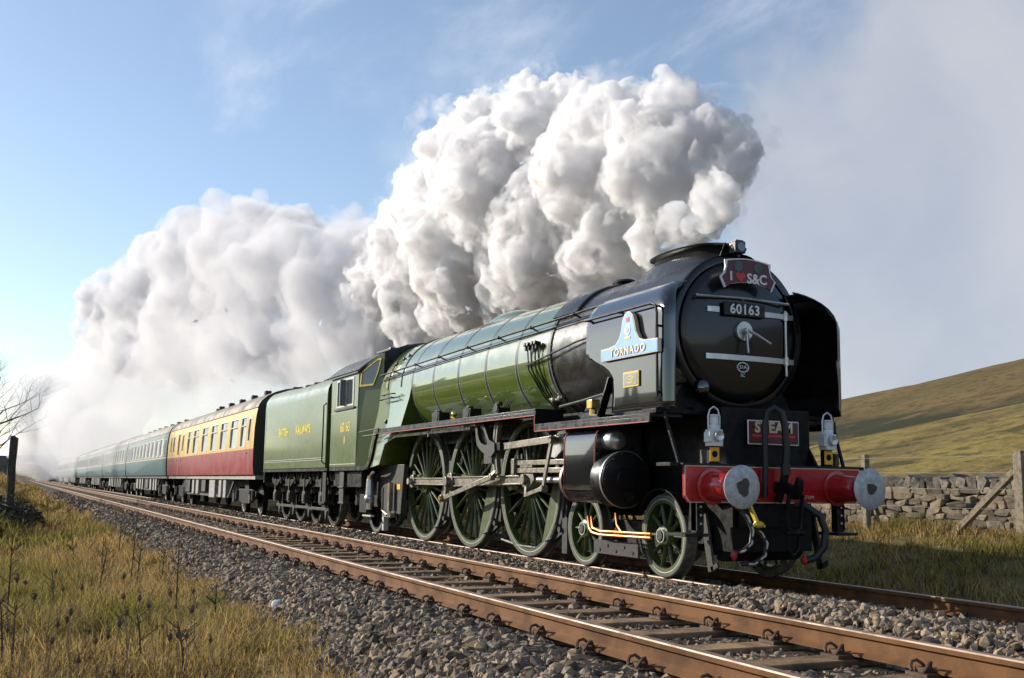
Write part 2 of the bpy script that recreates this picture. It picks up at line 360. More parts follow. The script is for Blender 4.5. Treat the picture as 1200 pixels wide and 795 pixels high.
# ------------------------------------------------------------------ ground and hills
def fbm(x, y, s, seed=0, octs=4):
    # cheap value noise, vectorised
    out = np.zeros(np.broadcast(x, y).shape); amp = 1.0; tot = 0
    for o in range(octs):
        fx = x*s*2**o + 17.3*seed + 5.1*o; fy = y*s*2**o - 9.7*seed + 3.3*o
        ix = np.floor(fx); iy = np.floor(fy); tx = S01(fx-ix); ty = S01(fy-iy)
        def h(a, b): v = np.sin(a*127.1+b*311.7+seed*74.7)*43758.5453; return v-np.floor(v)
        v = (h(ix, iy)*(1-tx)+h(ix+1, iy)*tx)*(1-ty)+(h(ix, iy+1)*(1-tx)+h(ix+1, iy+1)*tx)*ty
        out += v*amp; tot += amp; amp *= 0.5
    return out/tot
TRK = 3.43      # distance between the track centres
NZ = 0.14       # the near track's rail top
PY = np.array([-900, -120, -30, -12, -9, -7.2, -6.1, -5.48, -5.1, -4.8, -4.34, -4.26, -2.1, -1.85, -1.5, -1.1, -.88, -.55, 1.3, 1.75, 2.5, 3.1, 4.5, 6.5, 9.0, 12, 30, 90, 200, 900.])
PZ = np.array([14.0, 3.0, 0.4, -0.3, -0.48, -0.46, -0.40, -0.265, -0.075, -0.028, -0.025, -0.075, -0.075, -0.03, -0.005, -0.03, -0.075, -0.19, -0.19, -0.24, -0.50, -0.45, -0.22, 0.08, 0.27, 0.34, 0.2, 0.0, 1.0, 4.0])
def H(x, y):
    x = np.asarray(x, float); y = np.asarray(y, float)
    z = np.interp(y, PY, PZ)
    # bank on the camera's side, rising away down the line
    b = S01((-13-x)/12.0)*S01((-6.9-y)/2.2)*(1.0-0.8*S01((-12-y)/10))
    z = z + b*1.25
    # wooded rise across the field from the train, behind the camera
    z = z + 9.0*S01((-34-y)/16.0)*S01((0-x)/50.0)
    # six-foot heaped ahead of the engine
    z = z + 0.09*S01((x+0.6)/1.6)*S01((y+2.15)/0.35)*S01((-1.0-y)/0.3)
    grass = S01((-5.6-y)/0.6)+S01((y-2.9)/1.0)
    z = z + (fbm(x, y, 0.9, 3)-0.5)*0.22*grass + (fbm(x, y, 0.13, 5)-0.5)*0.5*S01((np.abs(y)-9)/8)
    return z
def hillH(x, y):
    # far fell: falls away along the line, rises away from the track
    h = np.interp(-x, [-900, 0, 300, 572, 788, 958, 1250, 1700, 2400], [190, 155, 124, 103, 83, 66, 42, 22, 14])
    far = h*(0.86*S01((y-170)/560)+0.14*S01((y-400)/500))*(1-0.35*S01((y-800)/900))
    far = far*(1+0.10*(fbm(x, y, 0.004, 9)-0.5)) + (fbm(x, y, 0.012, 4)-0.5)*9*S01((y-150)/200)
    # near knoll beyond the wall
    kn = np.interp(-x, [-400, 20, 60, 96, 106, 118, 128, 145, 400], [24, 21, 16.5, 11.4, 7.8, 2.4, 0.4, -0.5, -0.5])
    k = kn*S01((y-38)/85)*(1-S01((y-170)/120))
    k = k + (fbm(x, y, 0.05, 6)-0.5)*1.6*S01((y-30)/60)*(kn > 0)
    return np.maximum(far, 0)+k+np.interp(y, [12, 30, 90], [0.34, 0.1, 0.0])
def grid_obj(name, xs, ys, fn, mat, smooth=True):
    X, Y = np.meshgrid(xs, ys, indexing='ij'); Z = fn(X, Y)
    V = np.stack([X, Y, Z], -1).reshape(-1, 3); n, m = len(xs), len(ys)
    i = np.arange(n-1)[:, None]*m+np.arange(m-1)[None]
    F = np.stack([i, i+m, i+m+1, i+1], -1).reshape(-1, 4)
    return link(name, np_mesh(name, V, F, mat, smooth=smooth))
def ground_material():
    m = bpy.data.materials.new('ground'); m.use_nodes = True; t = m.node_tree; L = t.links.new; b = t.nodes['Principled BSDF']
    b.inputs['Roughness'].default_value = 0.92; b.inputs['Specular IOR Level'].default_value = 0.15
    g = t.nodes.new('ShaderNodeNewGeometry'); sp = t.nodes.new('ShaderNodeSeparateXYZ'); L(g.outputs['Position'], sp.inputs[0])
    def noise(s, d=6): n = t.nodes.new('ShaderNodeTexNoise'); n.inputs['Scale'].default_value = s; n.inputs['Detail'].default_value = d; n.inputs['Roughness'].default_value = 0.65; L(g.outputs['Position'], n.inputs['Vector']); return n.outputs[0]
    def mr(v, a, b_): n = t.nodes.new('ShaderNodeMapRange'); n.inputs[1].default_value = a; n.inputs[2].default_value = b_; L(v, n.inputs[0]); return n.outputs[0]
    def mix(f, a, b_):
        n = t.nodes.new('ShaderNodeMixRGB'); L(f, n.inputs[0])
        for i, c in ((1, a), (2, b_)):
            if isinstance(c, tuple): n.inputs[i].default_value = (*c, 1)
            else: L(c, n.inputs[i])
        return n.outputs[0]
    def mul(a, b_): n = t.nodes.new('ShaderNodeMath'); n.operation = 'MULTIPLY'; L(a, n.inputs[0]); L(b_, n.inputs[1]); return n.outputs[0]
    grass = mix(mr(noise(0.5), 0.4, 0.62), (0.26, 0.175, 0.07), (0.13, 0.125, 0.03))
    grass = mix(mr(noise(9.0), 0.35, 0.7), grass, (0.10, 0.07, 0.035))
    vor = t.nodes.new('ShaderNodeTexVoronoi'); vor.inputs['Scale'].default_value = 19; L(g.outputs['Position'], vor.inputs['Vector'])
    bal = mix(mr(vor.outputs['Distance'], 0.05, 0.55), (0.10, 0.08, 0.06), (0.012, 0.011, 0.01))
    bal = mix(mr(noise(1.2), 0.45, 0.65), bal, (0.075, 0.05, 0.035))
    n_ = t.nodes.new('ShaderNodeMath'); n_.operation = 'MULTIPLY_ADD'; L(noise(1.6), n_.inputs[0]); n_.inputs[1].default_value = 0.9; L(sp.outputs[1], n_.inputs[2])
    inb = mul(mr(n_.outputs[0], -5.45, -5.15), mr(n_.outputs[0], 3.35, 3.0))
    col = mix(inb, grass, bal)
    L(col, b.inputs['Base Color'])
    bp = t.nodes.new('ShaderNodeBump'); bp.inputs['Strength'].default_value = 0.8; bp.inputs['Distance'].default_value = 0.04; L(noise(14), bp.inputs['Height']); L(bp.outputs[0], b.inputs['Normal'])
    MAT['ground'] = m
    m = bpy.data.materials.new('moor'); m.use_nodes = True; t = m.node_tree; L = t.links.new; b = t.nodes['Principled BSDF']
    b.inputs['Roughness'].default_value = 0.95; b.inputs['Specular IOR Level'].default_value = 0.1
    g = t.nodes.new('ShaderNodeNewGeometry'); sp = t.nodes.new('ShaderNodeSeparateXYZ'); L(g.outputs['Position'], sp.inputs[0])
    c = mix(mr(noise(0.006, 8), 0.42, 0.60), (0.185, 0.118, 0.060), (0.100, 0.086, 0.036))
    c = mix(mr(noise(0.017, 9), 0.52, 0.60), c, (0.062, 0.045, 0.032))
    c = mix(mr(noise(0.11, 8), 0.42, 0.72), c, (0.145, 0.110, 0.042))
    c = mix(mul(mr(noise(0.05, 6), 0.40, 0.56), mr(sp.outputs[1], 190, 150)), c, (0.245, 0.185, 0.058))
    c = mix(mr(noise(0.16, 9), 0.50, 0.60), c, (0.085, 0.066, 0.030))
    c = mix(mul(mr(noise(0.55, 8), 0.5, 0.68), mr(sp.outputs[1], 300, 120)), c, (0.055, 0.060, 0.022))
    # dark rushes and heather in the gully behind the knoll
    wob = t.nodes.new('ShaderNodeMath'); wob.operation = 'MULTIPLY_ADD'; L(noise(0.012, 7), wob.inputs[0]); wob.inputs[1].default_value = 190; L(sp.outputs[1], wob.inputs[2])
    gul = mul(mul(mr(wob.outputs[0], 360, 385), mr(wob.outputs[0], 540, 500)), mr(noise(0.03, 7), 0.34, 0.46))
    c = mix(gul, c, (0.040, 0.042, 0.022))
    L(c, b.inputs['Base Color'])
    bp = t.nodes.new('ShaderNodeBump'); bp.inputs['Strength'].default_value = 0.7; bp.inputs['Distance'].default_value = 0.6; L(noise(0.7, 8), bp.inputs['Height']); L(bp.outputs[0], b.inputs['Normal'])
    MAT['moor'] = m
ground_material()
xs = np.concatenate([np.linspace(-1800, -420, 24), np.linspace(-400, -66, 110), np.linspace(-65, -16, 80), np.linspace(-15.6, 14, 110), np.linspace(16, 120, 20), np.linspace(160, 900, 8)])
ys = np.concatenate([np.linspace(-900, -100, 14), np.linspace(-90, -15, 22), np.linspace(-14, -6.2, 34), np.linspace(-6.0, 3.4, 64), np.linspace(3.6, 12, 32), np.linspace(13, 40, 14), [60, 90, 140, 200]])
o = grid_obj('ground', xs, ys, H, 'ground'); o['kind'] = 'structure'
xs = np.concatenate([np.linspace(-2400, -700, 60), np.linspace(-690, -150, 80), np.linspace(-146, 40, 90), np.linspace(60, 900, 20)])
ys = np.concatenate([np.linspace(12.5, 130, 70), np.linspace(134, 700, 90), np.linspace(720, 1700, 24)])
o = grid_obj('hill', xs, ys, lambda x, y: hillH(x, y)-0.5*S01((26-y)/12), 'moor'); o['kind'] = 'structure'
# low rise far down the line
def rise(x, y): return (14*np.exp(-((x+1050)/260)**2)*S01((90-np.abs(y+20))/60*1.0) + (fbm(x, y, 0.02, 2)-0.5)*4 - 2.2)
o = grid_obj('distant_rise', np.linspace(-1500, -700, 30), np.linspace(-140, 110, 36), rise, 'moor'); o['kind'] = 'structure'

# ------------------------------------------------------------------ railway tracks
def rail_mesh(y, z, x0, x1, head):
    h = 0.159
    half = [(0.070, 0), (0.070, 0.011), (0.022, 0.030), (0.010, 0.040), (0.010, 0.108), (0.034, 0.120), (0.0355, 0.148), (0.030, 0.157)]
    pts = [(y+a, z-h+b) for a, b in half]+[(y-a, z-h+b) for a, b in reversed(half)]
    m = MB(); n = len(pts); step = 9.0; X = list(np.arange(x1, x0, -step))+[x0]
    v = [(x, p[0], p[1]) for x in X for p in pts]; f = []; mi = []
    for i in range(len(X)-1):
        for k in range(n):
            j = (k+1) % n; f.append((i*n+k, i*n+j, (i+1)*n+j, (i+1)*n+k)); mi.append(1 if k in (6, 7, 8) else 0)
    m.v = v; m.f = f+[tuple(range(n)), tuple(range((len(X)-1)*n, len(X)*n))]; m.mi = mi+[0, 0]
    return m.mesh('rail', ['rust', head], 30)
def sleeper_mesh(seed):
    r = random.Random(seed); m = MB(); m.bx(-0.125, 0.125, -1.3, 1.3, -0.13, 0.0)
    return m
def clip_mesh():
    # base plate and a pair of sprung clips holding the rail foot, rail along x, centred on the rail
    m = MB()
    m.bx(-0.085, 0.085, -0.17, 0.17, 0.0, 0.022)
    for s in (-1, 1):
        m.bx(-0.04, 0.04, s*0.075, s*0.135, 0.022, 0.050)
        for k in (-1, 1):
            m.tube([(k*0.02, s*0.07, 0.040), (k*0.03, s*0.085, 0.064), (k*0.055, s*0.105, 0.084), (k*0.066, s*0.135, 0.075), (k*0.060, s*0.150, 0.050), (k*0.045, s*0.155, 0.028)], 0.011, 6)
    return m
CLIP = clip_mesh().mesh('rail_clip', ['rust_dark'], 40)
SLEEP = []
for s in range(5):
    m = MB(); r = random.Random(s)
    nseg = 9; secs = []
    for i in range(nseg):
        y = -1.3+2.6*i/(nseg-1); w = 0.122+r.uniform(-0.006, 0.006); t = r.uniform(-0.004, 0.004)
        secs.append([(-w, y, -0.13), (w, y, -0.13), (w, y, -0.008+t), (w-0.012, y, t), (-w+0.012, y, t), (-w, y, -0.008+t)])
    m.loft(secs); SLEEP.append(m.mesh('sleeper', ['sleeper_wood'], 25))
def track(label, y0, z0, x0, x1, head, sx, nclip):
    t = thing('railway_track', label, 'railway track', (0, y0, z0))
    t['kind'] = 'structure'
    for s in (-1, 1): link('rail', rail_mesh(s*0.7525, 0, x0, x1, head), t)
    r = random.Random(int(y0*10)); i = 0; zt = -0.159-0.02
    for k, x in enumerate(np.arange(sx[1], sx[0], -0.71)):
        o = link('sleeper', SLEEP[k % 5], t, (x+r.uniform(-.02, .02), r.uniform(-.03, .03), zt+r.uniform(-.004, .004)), (0, 0, r.uniform(-.012, .012)))
        if i < nclip:
            for s in (-1, 1):
                link('rail_clip', CLIP, o, (0, s*0.7525, 0.001), None)
        i += 1
    # the rest, too far off to tell apart
    m = MB()
    for x in np.arange(sx[0], max(x0, -170), -0.71): m.bx(x-0.12, x+0.12, -1.3, 1.3, zt-0.1, zt)
    o = part(m, 'distant_sleepers', 'sleeper_wood', t, 0); o['kind'] = 'stuff'
    return t
track('rusty brown railway track in front of the train', -TRK, NZ, -420, 16, 'rail_head', (-60, 9.2), 64)
track('railway track carrying the steam train', 0, 0, -420, 16, 'rail_head_bright', (-9, 9.2), 12)

# ------------------------------------------------------------------ ballast
ICO = None
def ico():
    bm = bmesh.new(); bmesh.ops.create_icosphere(bm, subdivisions=1, radius=1); v = np.array([x.co[:] for x in bm.verts]); f = np.array([[q.index for q in p.verts] for p in bm.faces]); bm.free(); return v, f
IV, IF = ico()
CV = np.array([(x, y, z) for x in (-1, 1) for y in (-1, 1) for z in (-1, 1)], float)*0.72
CF = np.array([(0, 1, 3), (0, 3, 2), (4, 6, 7), (4, 7, 5), (0, 4, 5), (0, 5, 1), (2, 3, 7), (2, 7, 6), (0, 2, 6), (0, 6, 4), (1, 5, 7), (1, 7, 3)])
def rotmats(n, g):
    q = g.normal(size=(n, 4)); q /= np.linalg.norm(q, axis=1)[:, None]; w, x, y, z = q.T
    return np.stack([1-2*(y*y+z*z), 2*(x*y-z*w), 2*(x*z+y*w), 2*(x*y+z*w), 1-2*(x*x+z*z), 2*(y*z-x*w), 2*(x*z-y*w), 2*(y*z+x*w), 1-2*(x*x+y*y)], -1).reshape(n, 3, 3)
def stones(pos, size, base, faces, g):
    n = len(pos); k = len(base); protos = []
    for i in range(30):
        v = base*(1+g.uniform(-0.30, 0.30, (k, 1))) + g.uniform(-0.16, 0.16, (k, 3)); protos.append(v*np.array([1.25, 0.9, 0.72]))
    P = np.array(protos)[g.integers(0, 30, n)]
    V = np.einsum('nij,nkj->nki', rotmats(n, g), P)*size[:, None, None] + pos[:, None, :]
    F = faces[None]+np.arange(n)[:, None, None]*k
    return V.reshape(-1, 3), F.reshape(-1, 3)
def scatter(x0, x1, y0, y1, dens, g, smin, smax, off=0.0):
    n = int((x1-x0)*(y1-y0)*dens); x = g.uniform(x0, x1, n); y = g.uniform(y0, y1, n); s = g.uniform(smin, smax, n)*g.choice([1, 1, 1, 1.3], n)
    z = H(x, y)+s*g.uniform(-0.15, 0.55, n)+off
    return np.stack([x, y, z], -1), s
def keep(p, s, near_edge=-5.50, far_edge=3.05):
    # ragged ballast margin, stones kept clear of rails and sleeper tops
    x, y = p[:, 0], p[:, 1]; e = (fbm(x, y, 1.3, 8)-0.5)*0.55
    ok = (y > near_edge+e) & (y < far_edge+e)
    for yc, zz in ((-TRK, NZ), (0, 0)):
        for sg in (-1, 1): ok &= ~((np.abs(y-(yc+sg*0.7525)) < (0.10 if yc < -1 else 0.065)))
    d = (9.2-x+0.355) % 0.71-0.355
    for yc in (-TRK, 0.0):
        ok &= ~((np.abs(d) < 0.14) & (np.abs(y-yc) < 1.22) & (x > -60) & (((yc < -1) & (y > -4.33)) | ((yc > -1) & (y > -.65))))
        ok &= ~((np.abs(d) < 0.14) & (np.abs(y-yc) < 1.34) & (x > -60) & (yc < -1) & (y > -4.33) & (rng.random(len(x)) < 0.6))
    return p[ok], s[ok]
g = np.random.default_rng(5)
def ballast(name_parts):
    V = []; F = []; o = 0
    for (a, base, faces) in name_parts:
        p, s = keep(*scatter(*a)); v, f = stones(p, s, base, faces, g); V.append(v); F.append(f+o); o += len(v)
    ob = link('ballast', np_mesh('ballast', np.concatenate(V), np.concatenate(F), 'ballast_stone'))
    ob['kind'] = 'stuff'; return tag(ob, 'grey and brown crushed stone ballast around the railway tracks', 'ballast')
ballast([((-13, 5.5, -6.15, -4.72, 760, g, .020, .042), IV, IF),
         ((-30, -13, -6.2, -4.72, 300, g, .03, .05), CV, CF), ((-75, -30, -6.3, -4.72, 80, g, .045, .08), CV, CF),
         ((-2, 8, -4.8, -2.05, 360, g, .021, .042, -.03), IV, IF), ((-14, -2, -4.8, -2.05, 360, g, .021, .042, -.03), CV, CF), ((-45, -14, -4.8, -2.05, 90, g, .03, .05, -.02), CV, CF),
         ((-4, 8, -2.15, -.6, 720, g, .019, .038), IV, IF), ((-12, -4, -2.15, -.6, 640, g, .019, .038), CV, CF), ((-50, -12, -2.15, -.6, 190, g, .03, .05), CV, CF),
         ((-9, 7, .5, 3.4, 330, g, .021, .04), CV, CF), ((-2, 8, -.7, .7, 260, g, .021, .036), CV, CF)])
p = on_z(325, 722, -0.26)
m = MB(); m.ball((0, 0, 0), (0.085, 0.06, 0.055), 10, 7)
m.v = [tuple(np.array(v)*(1+0.22*(random.random()-0.5))) for v in m.v]
tag(part(m, 'loose_rock', 'pale_rock', None, 30, loc=(p[0], p[1], float(H(p[0], p[1]))+0.03)), 'pale blue grey rock at the grassy edge of the ballast', 'rock')
# ------------------------------------------------------------------ steam locomotive
LOCO = thing('steam_locomotive', 'green steam locomotive with tall black smoke deflectors and red buffer beam', 'locomotive')
BZ = 2.90   # boiler centre line
# --- boiler barrel, smokebox, firebox
m = MB(); m.lathe([(-1.27, 0.0), (-1.27, .86), (-1.25, .92), (-1.21, .95), (-4.26, .965)], (0, 0, BZ), 'x', 96)
part(m, 'smokebox', 'smokebox_black', LOCO, 30)
m = MB(); m.lathe([(-4.26, .93), (-4.262, .985), (-5.6, 1.0), (-7.0, 1.02), (-10.2, 1.03)], (0, 0, BZ), 'x', 96)
boiler = part(m, 'boiler', 'green', LOCO, 30)
for x in (-4.30, -5.35, -6.48, -7.63, -8.82, -9.95):
    r = float(np.interp(-x, [4.26, 5.6, 7.0, 10.2], [.985, 1.0, 1.02, 1.03]))
    m = MB(); m.lathe([(x-.034, r-.004), (x-.034, r+.006), (x+.034, r+.006), (x+.034, r-.004)], (0, 0, BZ), 'x', 80)
    m.lathe([(x-.046, r-.003), (x-.046, r+.003), (x-.038, r+.003), (x-.038, r-.003)], (0, 0, BZ), 'x', 80, mi=1)
    m.lathe([(x+.038, r-.003), (x+.038, r+.003), (x+.046, r+.003), (x+.046, r-.003)], (0, 0, BZ), 'x', 80, mi=1)
    part(m, 'boiler_band', ['band_black', 'lining_grey'], boiler, 30)
# riveted ring at the smokebox joint
m = MB()
for k in range(44):
    a = PI*(-.18+1.36*k/43); m.ball((-4.235, math.cos(a)*.968, BZ+math.sin(a)*.968), .013, 6, 4)
part(m, 'rivet_ring', 'smokebox_black', LOCO)['kind'] = 'stuff'
# firebox with flat lower sides widening over the grate, slanted throat at the front
def fb(x, zb, w):
    pts = []
    for k in range(29):
        a = PI*k/28; pts.append((x, math.cos(a)*1.035, BZ+math.sin(a)*1.035))
    lo = []
    for t in (.25, .5, .75, 1.0):
        lo.append((zb-BZ)*t+BZ)
    L = [(x, -1.035-(w-1.035)*S01(i/4), z) for i, z in zip((1, 2, 3, 4), lo)]
    Rr = [(x, 1.035+(w-1.035)*S01(i/4), z) for i, z in zip((4, 3, 2, 1), reversed(lo))]
    return pts+L+Rr
m = MB(); m.loft([fb(-9.96, 2.86, 1.035), fb(-10.02, 2.66, 1.05), fb(-10.3, 1.95, 1.16), fb(-11.0, 1.8, 1.19), fb(-11.3, 1.4, 1.2), fb(-12.3, 1.3, 1.2)])
fbx = part(m, 'firebox', 'green_firebox', LOCO, 32)
for x in (-10.55, -11.35):
    m = MB(); pts = fb(x, 2.1, 1.15)[:29]; pts = [(x, p[1]*1.006, BZ+(p[2]-BZ)*1.006) for p in pts]
    m.tube(pts, 0.010, 6); part(m, 'firebox_band', 'band_black', fbx)
for x, z in ((-10.75, 3.55), (-10.95, 3.5), (-11.25, 3.42), (-11.15, 2.25)):
    a = math.asin(min(1, (z-BZ)/1.04)) if z > BZ else 0
    y = -1.04*math.cos(a) if z > BZ else -1.13
    m = MB(); m.ball((x, y, z), (.05, .03, .045), 10, 6); part(m, 'washout_plug', 'satin_black', fbx)
for z, x0, x1 in ((2.78, -11.35, -10.7), (2.70, -11.5, -10.75)):
    m = MB(); m.tube([(x0, -1.10, z), (x0, -1.17, z), (x1, -1.17, z), (x1, -1.10, z)], .014, 6); part(m, 'grab_rail', 'satin_black', fbx)
# dome, snifting valve, whistle, top hood
m = MB()
secs = []
for t in np.linspace(-1, 1, 19):
    w = math.sqrt(max(0, 1-t*t)); secs.append([(-7.5+t*.95, .42*w*math.cos(a), BZ+.86+.29*w*math.sin(a)) for a in np.linspace(0, PI, 15)])
m.loft(secs, closed=False, caps=False); part(m, 'dome', 'green', LOCO, 50)
m = MB(); m.cyl((-3.85, 0, BZ+.93), (-3.85, 0, BZ+1.04), .14, .15, 20); m.ball((-3.85, 0, BZ+1.04), (.22, .16, .06), 20, 8); part(m, 'snifting_valve', 'satin_black', LOCO, 50)
m = MB()
for x in (-10.7, -11.0): m.cyl((x, 0, BZ+1.0), (x, 0, BZ+1.09), .06, .05, 12)
part(m, 'safety_valve', 'brass', LOCO)
m = MB()
m.loft([[(x, math.cos(a)*r, BZ+math.sin(a)*r) for a in np.linspace(R(32), R(148), 25)] for x, r in ((-4.42, .985), (-4.42, 1.012), (-3.78, 1.012), (-3.74, 1.0), (-3.74, .96))], closed=False, caps=False)
part(m, 'smokebox_hood', 'smokebox_black', LOCO, 40)
m = MB()
for s in (-1, 1):
    for k in range(9): m.cyl((-4.36+k*.07, s*.845, BZ+.50), (-4.36+k*.07, s*.862, BZ+.515), .012, n=6)
part(m, 'hood_bolts', 'lining_grey', LOCO)['kind'] = 'stuff'
# chimney: long oval double chimney with a lip
def oval(cx, L, w, z, n=40, drop=0.0):
    P = []
    for k in range(n):
        a = 2*PI*k/n; c, s = math.cos(a), math.sin(a)
        x = cx+(L-w)*np.clip(c*1.6, -1, 1)+w*c*.98; y = w*s
        zz = z if not drop else BZ+math.sqrt(max(.05, .97**2-y*y))-drop
        P.append((x, y, zz))
    return P
m = MB(); m.loft([oval(-2.05, .92, .60, 0, drop=.02), oval(-2.05, .80, .50, 3.84), oval(-2.05, .71, .42, 3.90), oval(-2.05, .67, .38, 3.95), oval(-2.05, .68, .385, 3.965), oval(-2.05, .745, .45, 3.985), oval(-2.05, .755, .46, 4.005), oval(-2.05, .73, .435, 4.018), oval(-2.05, .62, .33, 4.018), oval(-2.05, .60, .31, 3.8)], caps=False)
part(m, 'chimney', 'smokebox_black', LOCO, 40)
# smokebox front
m = MB(); m.lathe([(-1.27, .95), (-1.225, .952), (-1.20, .93), (-1.20, .86), (-1.225, .85), (-1.27, .85)], (0, 0, BZ), 'x', 96); part(m, 'smokebox_ring', 'door_black', LOCO, 50)
m = MB(); m.lathe([(-1.26, .84), (-1.21, .84), (-1.19, .82), (-1.165, .72), (-1.135, .5), (-1.118, .25), (-1.112, 0.0)], (0, 0, BZ), 'x', 96)
door = part(m, 'smokebox_door', 'door_black', LOCO, 60)
m = MB(); m.cyl((-1.13, 0, BZ), (-1.075, 0, BZ), .125, .115, 28); part(m, 'dart_plate', 'bright_steel', door)
m = MB(); m.cyl((-1.09, 0, BZ), (-1.0, 0, BZ), .035, n=14); m.tube([(-1.04, 0, BZ), (-1.02, -.01, BZ-.12), (-1.0, -.012, BZ-.27)], [.022, .018, .015], 8); m.tube([(-1.01, 0, BZ), (-.98, .12, BZ-.06), (-.95, .28, BZ-.15)], [.022, .018, .014], 8); part(m, 'dart_handle', 'bright_steel', door)
def strap(z, y0, y1, name):
    m = MB(); secs = []
    for y in np.linspace(y0, y1, 12):
        rr = math.hypot(y, z-BZ); xx = float(np.interp(rr, [0, .25, .5, .72, .82, .95], [-1.112, -1.118, -1.135, -1.165, -1.19, -1.19]))
        secs.append([(xx-.01, y, z-.032), (xx+.022, y, z-.032), (xx+.022, y, z+.032), (xx-.01, y, z+.032)])
    m.loft(secs); return part(m, name, 'bright_steel', door, 30)
strap(2.58, -.52, .80, 'hinge_strap'); strap(3.13, .22, .80, 'hinge_strap'); strap(3.14, -.50, -.34, 'lamp_iron_lug')  # lower strap drawn long, taking in its reflection on the door
m = MB(); m.cyl((-1.14, .66, 2.40), (-1.14, .66, 3.20), .018, n=10)
for z in (2.58, 3.13): m.cyl((-1.14, .66, z-.05), (-1.14, .66, z+.05), .036, n=12)
part(m, 'hinge_post', 'bright_steel', LOCO)
m = MB(); m.tube([(-1.10, y, 3.30-.03*abs(y)) for y in np.linspace(-.68, .68, 12)], .016, 8)
for y in (-.66, 0, .66): m.cyl((-1.22, y, 3.29), (-1.10, y, 3.29), .014, n=8)
part(m, 'front_handrail', 'bright_steel', LOCO)
m = MB(); m.bx(-1.11, -1.07, -.30, .30, 3.07, 3.235); pl = part(m, 'number_plate', 'satin_black', LOCO, bevel=.01)
text('60163', .165, 'white_paint', pl, 'lettering', (-1.066, 0, 3.15), FRONT, spacing=1.08, bold=.003)
m = MB(); m.ringprism([(math.cos(a)*.085, 2.47+math.sin(a)*.062) for a in np.linspace(0, 2*PI, 25)[:-1]], [(math.cos(a)*.074, 2.47+math.sin(a)*.051) for a in np.linspace(0, 2*PI, 25)[:-1]], 'x', -1.14, -1.118); sp_ = part(m, 'shed_plate', 'white_paint', door)
text('51A', .062, 'white_paint', sp_, 'lettering', (-1.122, 0, 2.47), FRONT)
text('SC', .055, 'white_paint', door, 'lettering', (-1.130, 0, 2.375), FRONT)
m = MB(); m.ball((-1.16, -.55, 2.20), (.05, .10, .10), 16, 8); part(m, 'washout_cover', 'gloss_black', LOCO)
# headboard (hung on the lamp iron), headlight
HB = thing('headboard', 'maroon winged headboard with white edge and red heart above the smokebox door', 'headboard', (-1.0, 0, 3.56))
def hb_outline(k):
    top = [(-.30*k+.60*k*i/10, (.155-.0*i)+.035*math.sin(PI*i/10)) for i in range(11)]
    rt = [(.31, .07), (.335, 0.0), (.385, -.045), (.325, -.165)]
    bot = [(.25-.5*i/10, -.12+.035*math.sin(PI*i/10)) for i in range(11)]
    lf = [(-.325, -.165), (-.385, -.045), (-.335, 0.0), (-.31, .07)]
    P = top+rt+bot+lf
    return [(x*k if abs(x) > .301 or True else x, z*k) for x, z in P]
m = MB(); m.prism(hb_outline(1.06), 'x', -.012, .004); part(m, 'border', 'white_paint', HB)
m = MB(); m.prism(hb_outline(.985), 'x', -.006, .012); part(m, 'board', 'maroon', HB)
text('I', .15, 'white_paint', HB, 'lettering', (.014, -.255, -.035), FRONT, bold=.004)
text('S&C', .165, 'white_paint', HB, 'lettering', (.014, .12, -.045), FRONT, bold=.004)
ht = []
for k in range(30):
    t = 2*PI*k/30; ht.append((-.12+.0042*16*math.sin(t)**3, -.03+.0042*(13*math.cos(t)-5*math.cos(2*t)-2*math.cos(3*t)-math.cos(4*t))))
m = MB(); m.prism(ht, 'x', .010, .018); part(m, 'heart', 'heart_red', HB)
for y in (-.15, .14):
    m = MB(); m.cyl((.010, y, .095), (.017, y, .095), .062, n=24); part(m, 'roundel', 'roundel', HB)
m = MB(); m.bar((-.02, 0, .05), (-.24, 0, .02), .04, .02); part(m, 'bracket', 'satin_black', HB)
HL = thing('headlight', 'small square electric headlight on top of the smokebox', 'lamp', (-1.2, 0, 3.84))
m = MB(); m.bx(-.07, .07, -.075, .075, .02, .17); bd = part(m, 'housing', 'smokebox_black', HL, bevel=.012)
m = MB(); m.cyl((.06, 0, .095), (.082, 0, .095), .055, n=20); part(m, 'lens', 'glass', HL)
m = MB(); m.bx(-.03, .03, -.02, .02, -.02, .03); m.bx(-.05, .05, -.055, .055, .17, .185); part(m, 'bracket', 'smokebox_black', HL)
m = MB(); m.tube([(-.05, -.05, .08), (-.07, -.13, .16), (-.06, -.17, .08), (-.10, -.19, -.03)], .009, 6); part(m, 'cable', 'hose_rubber', HL)

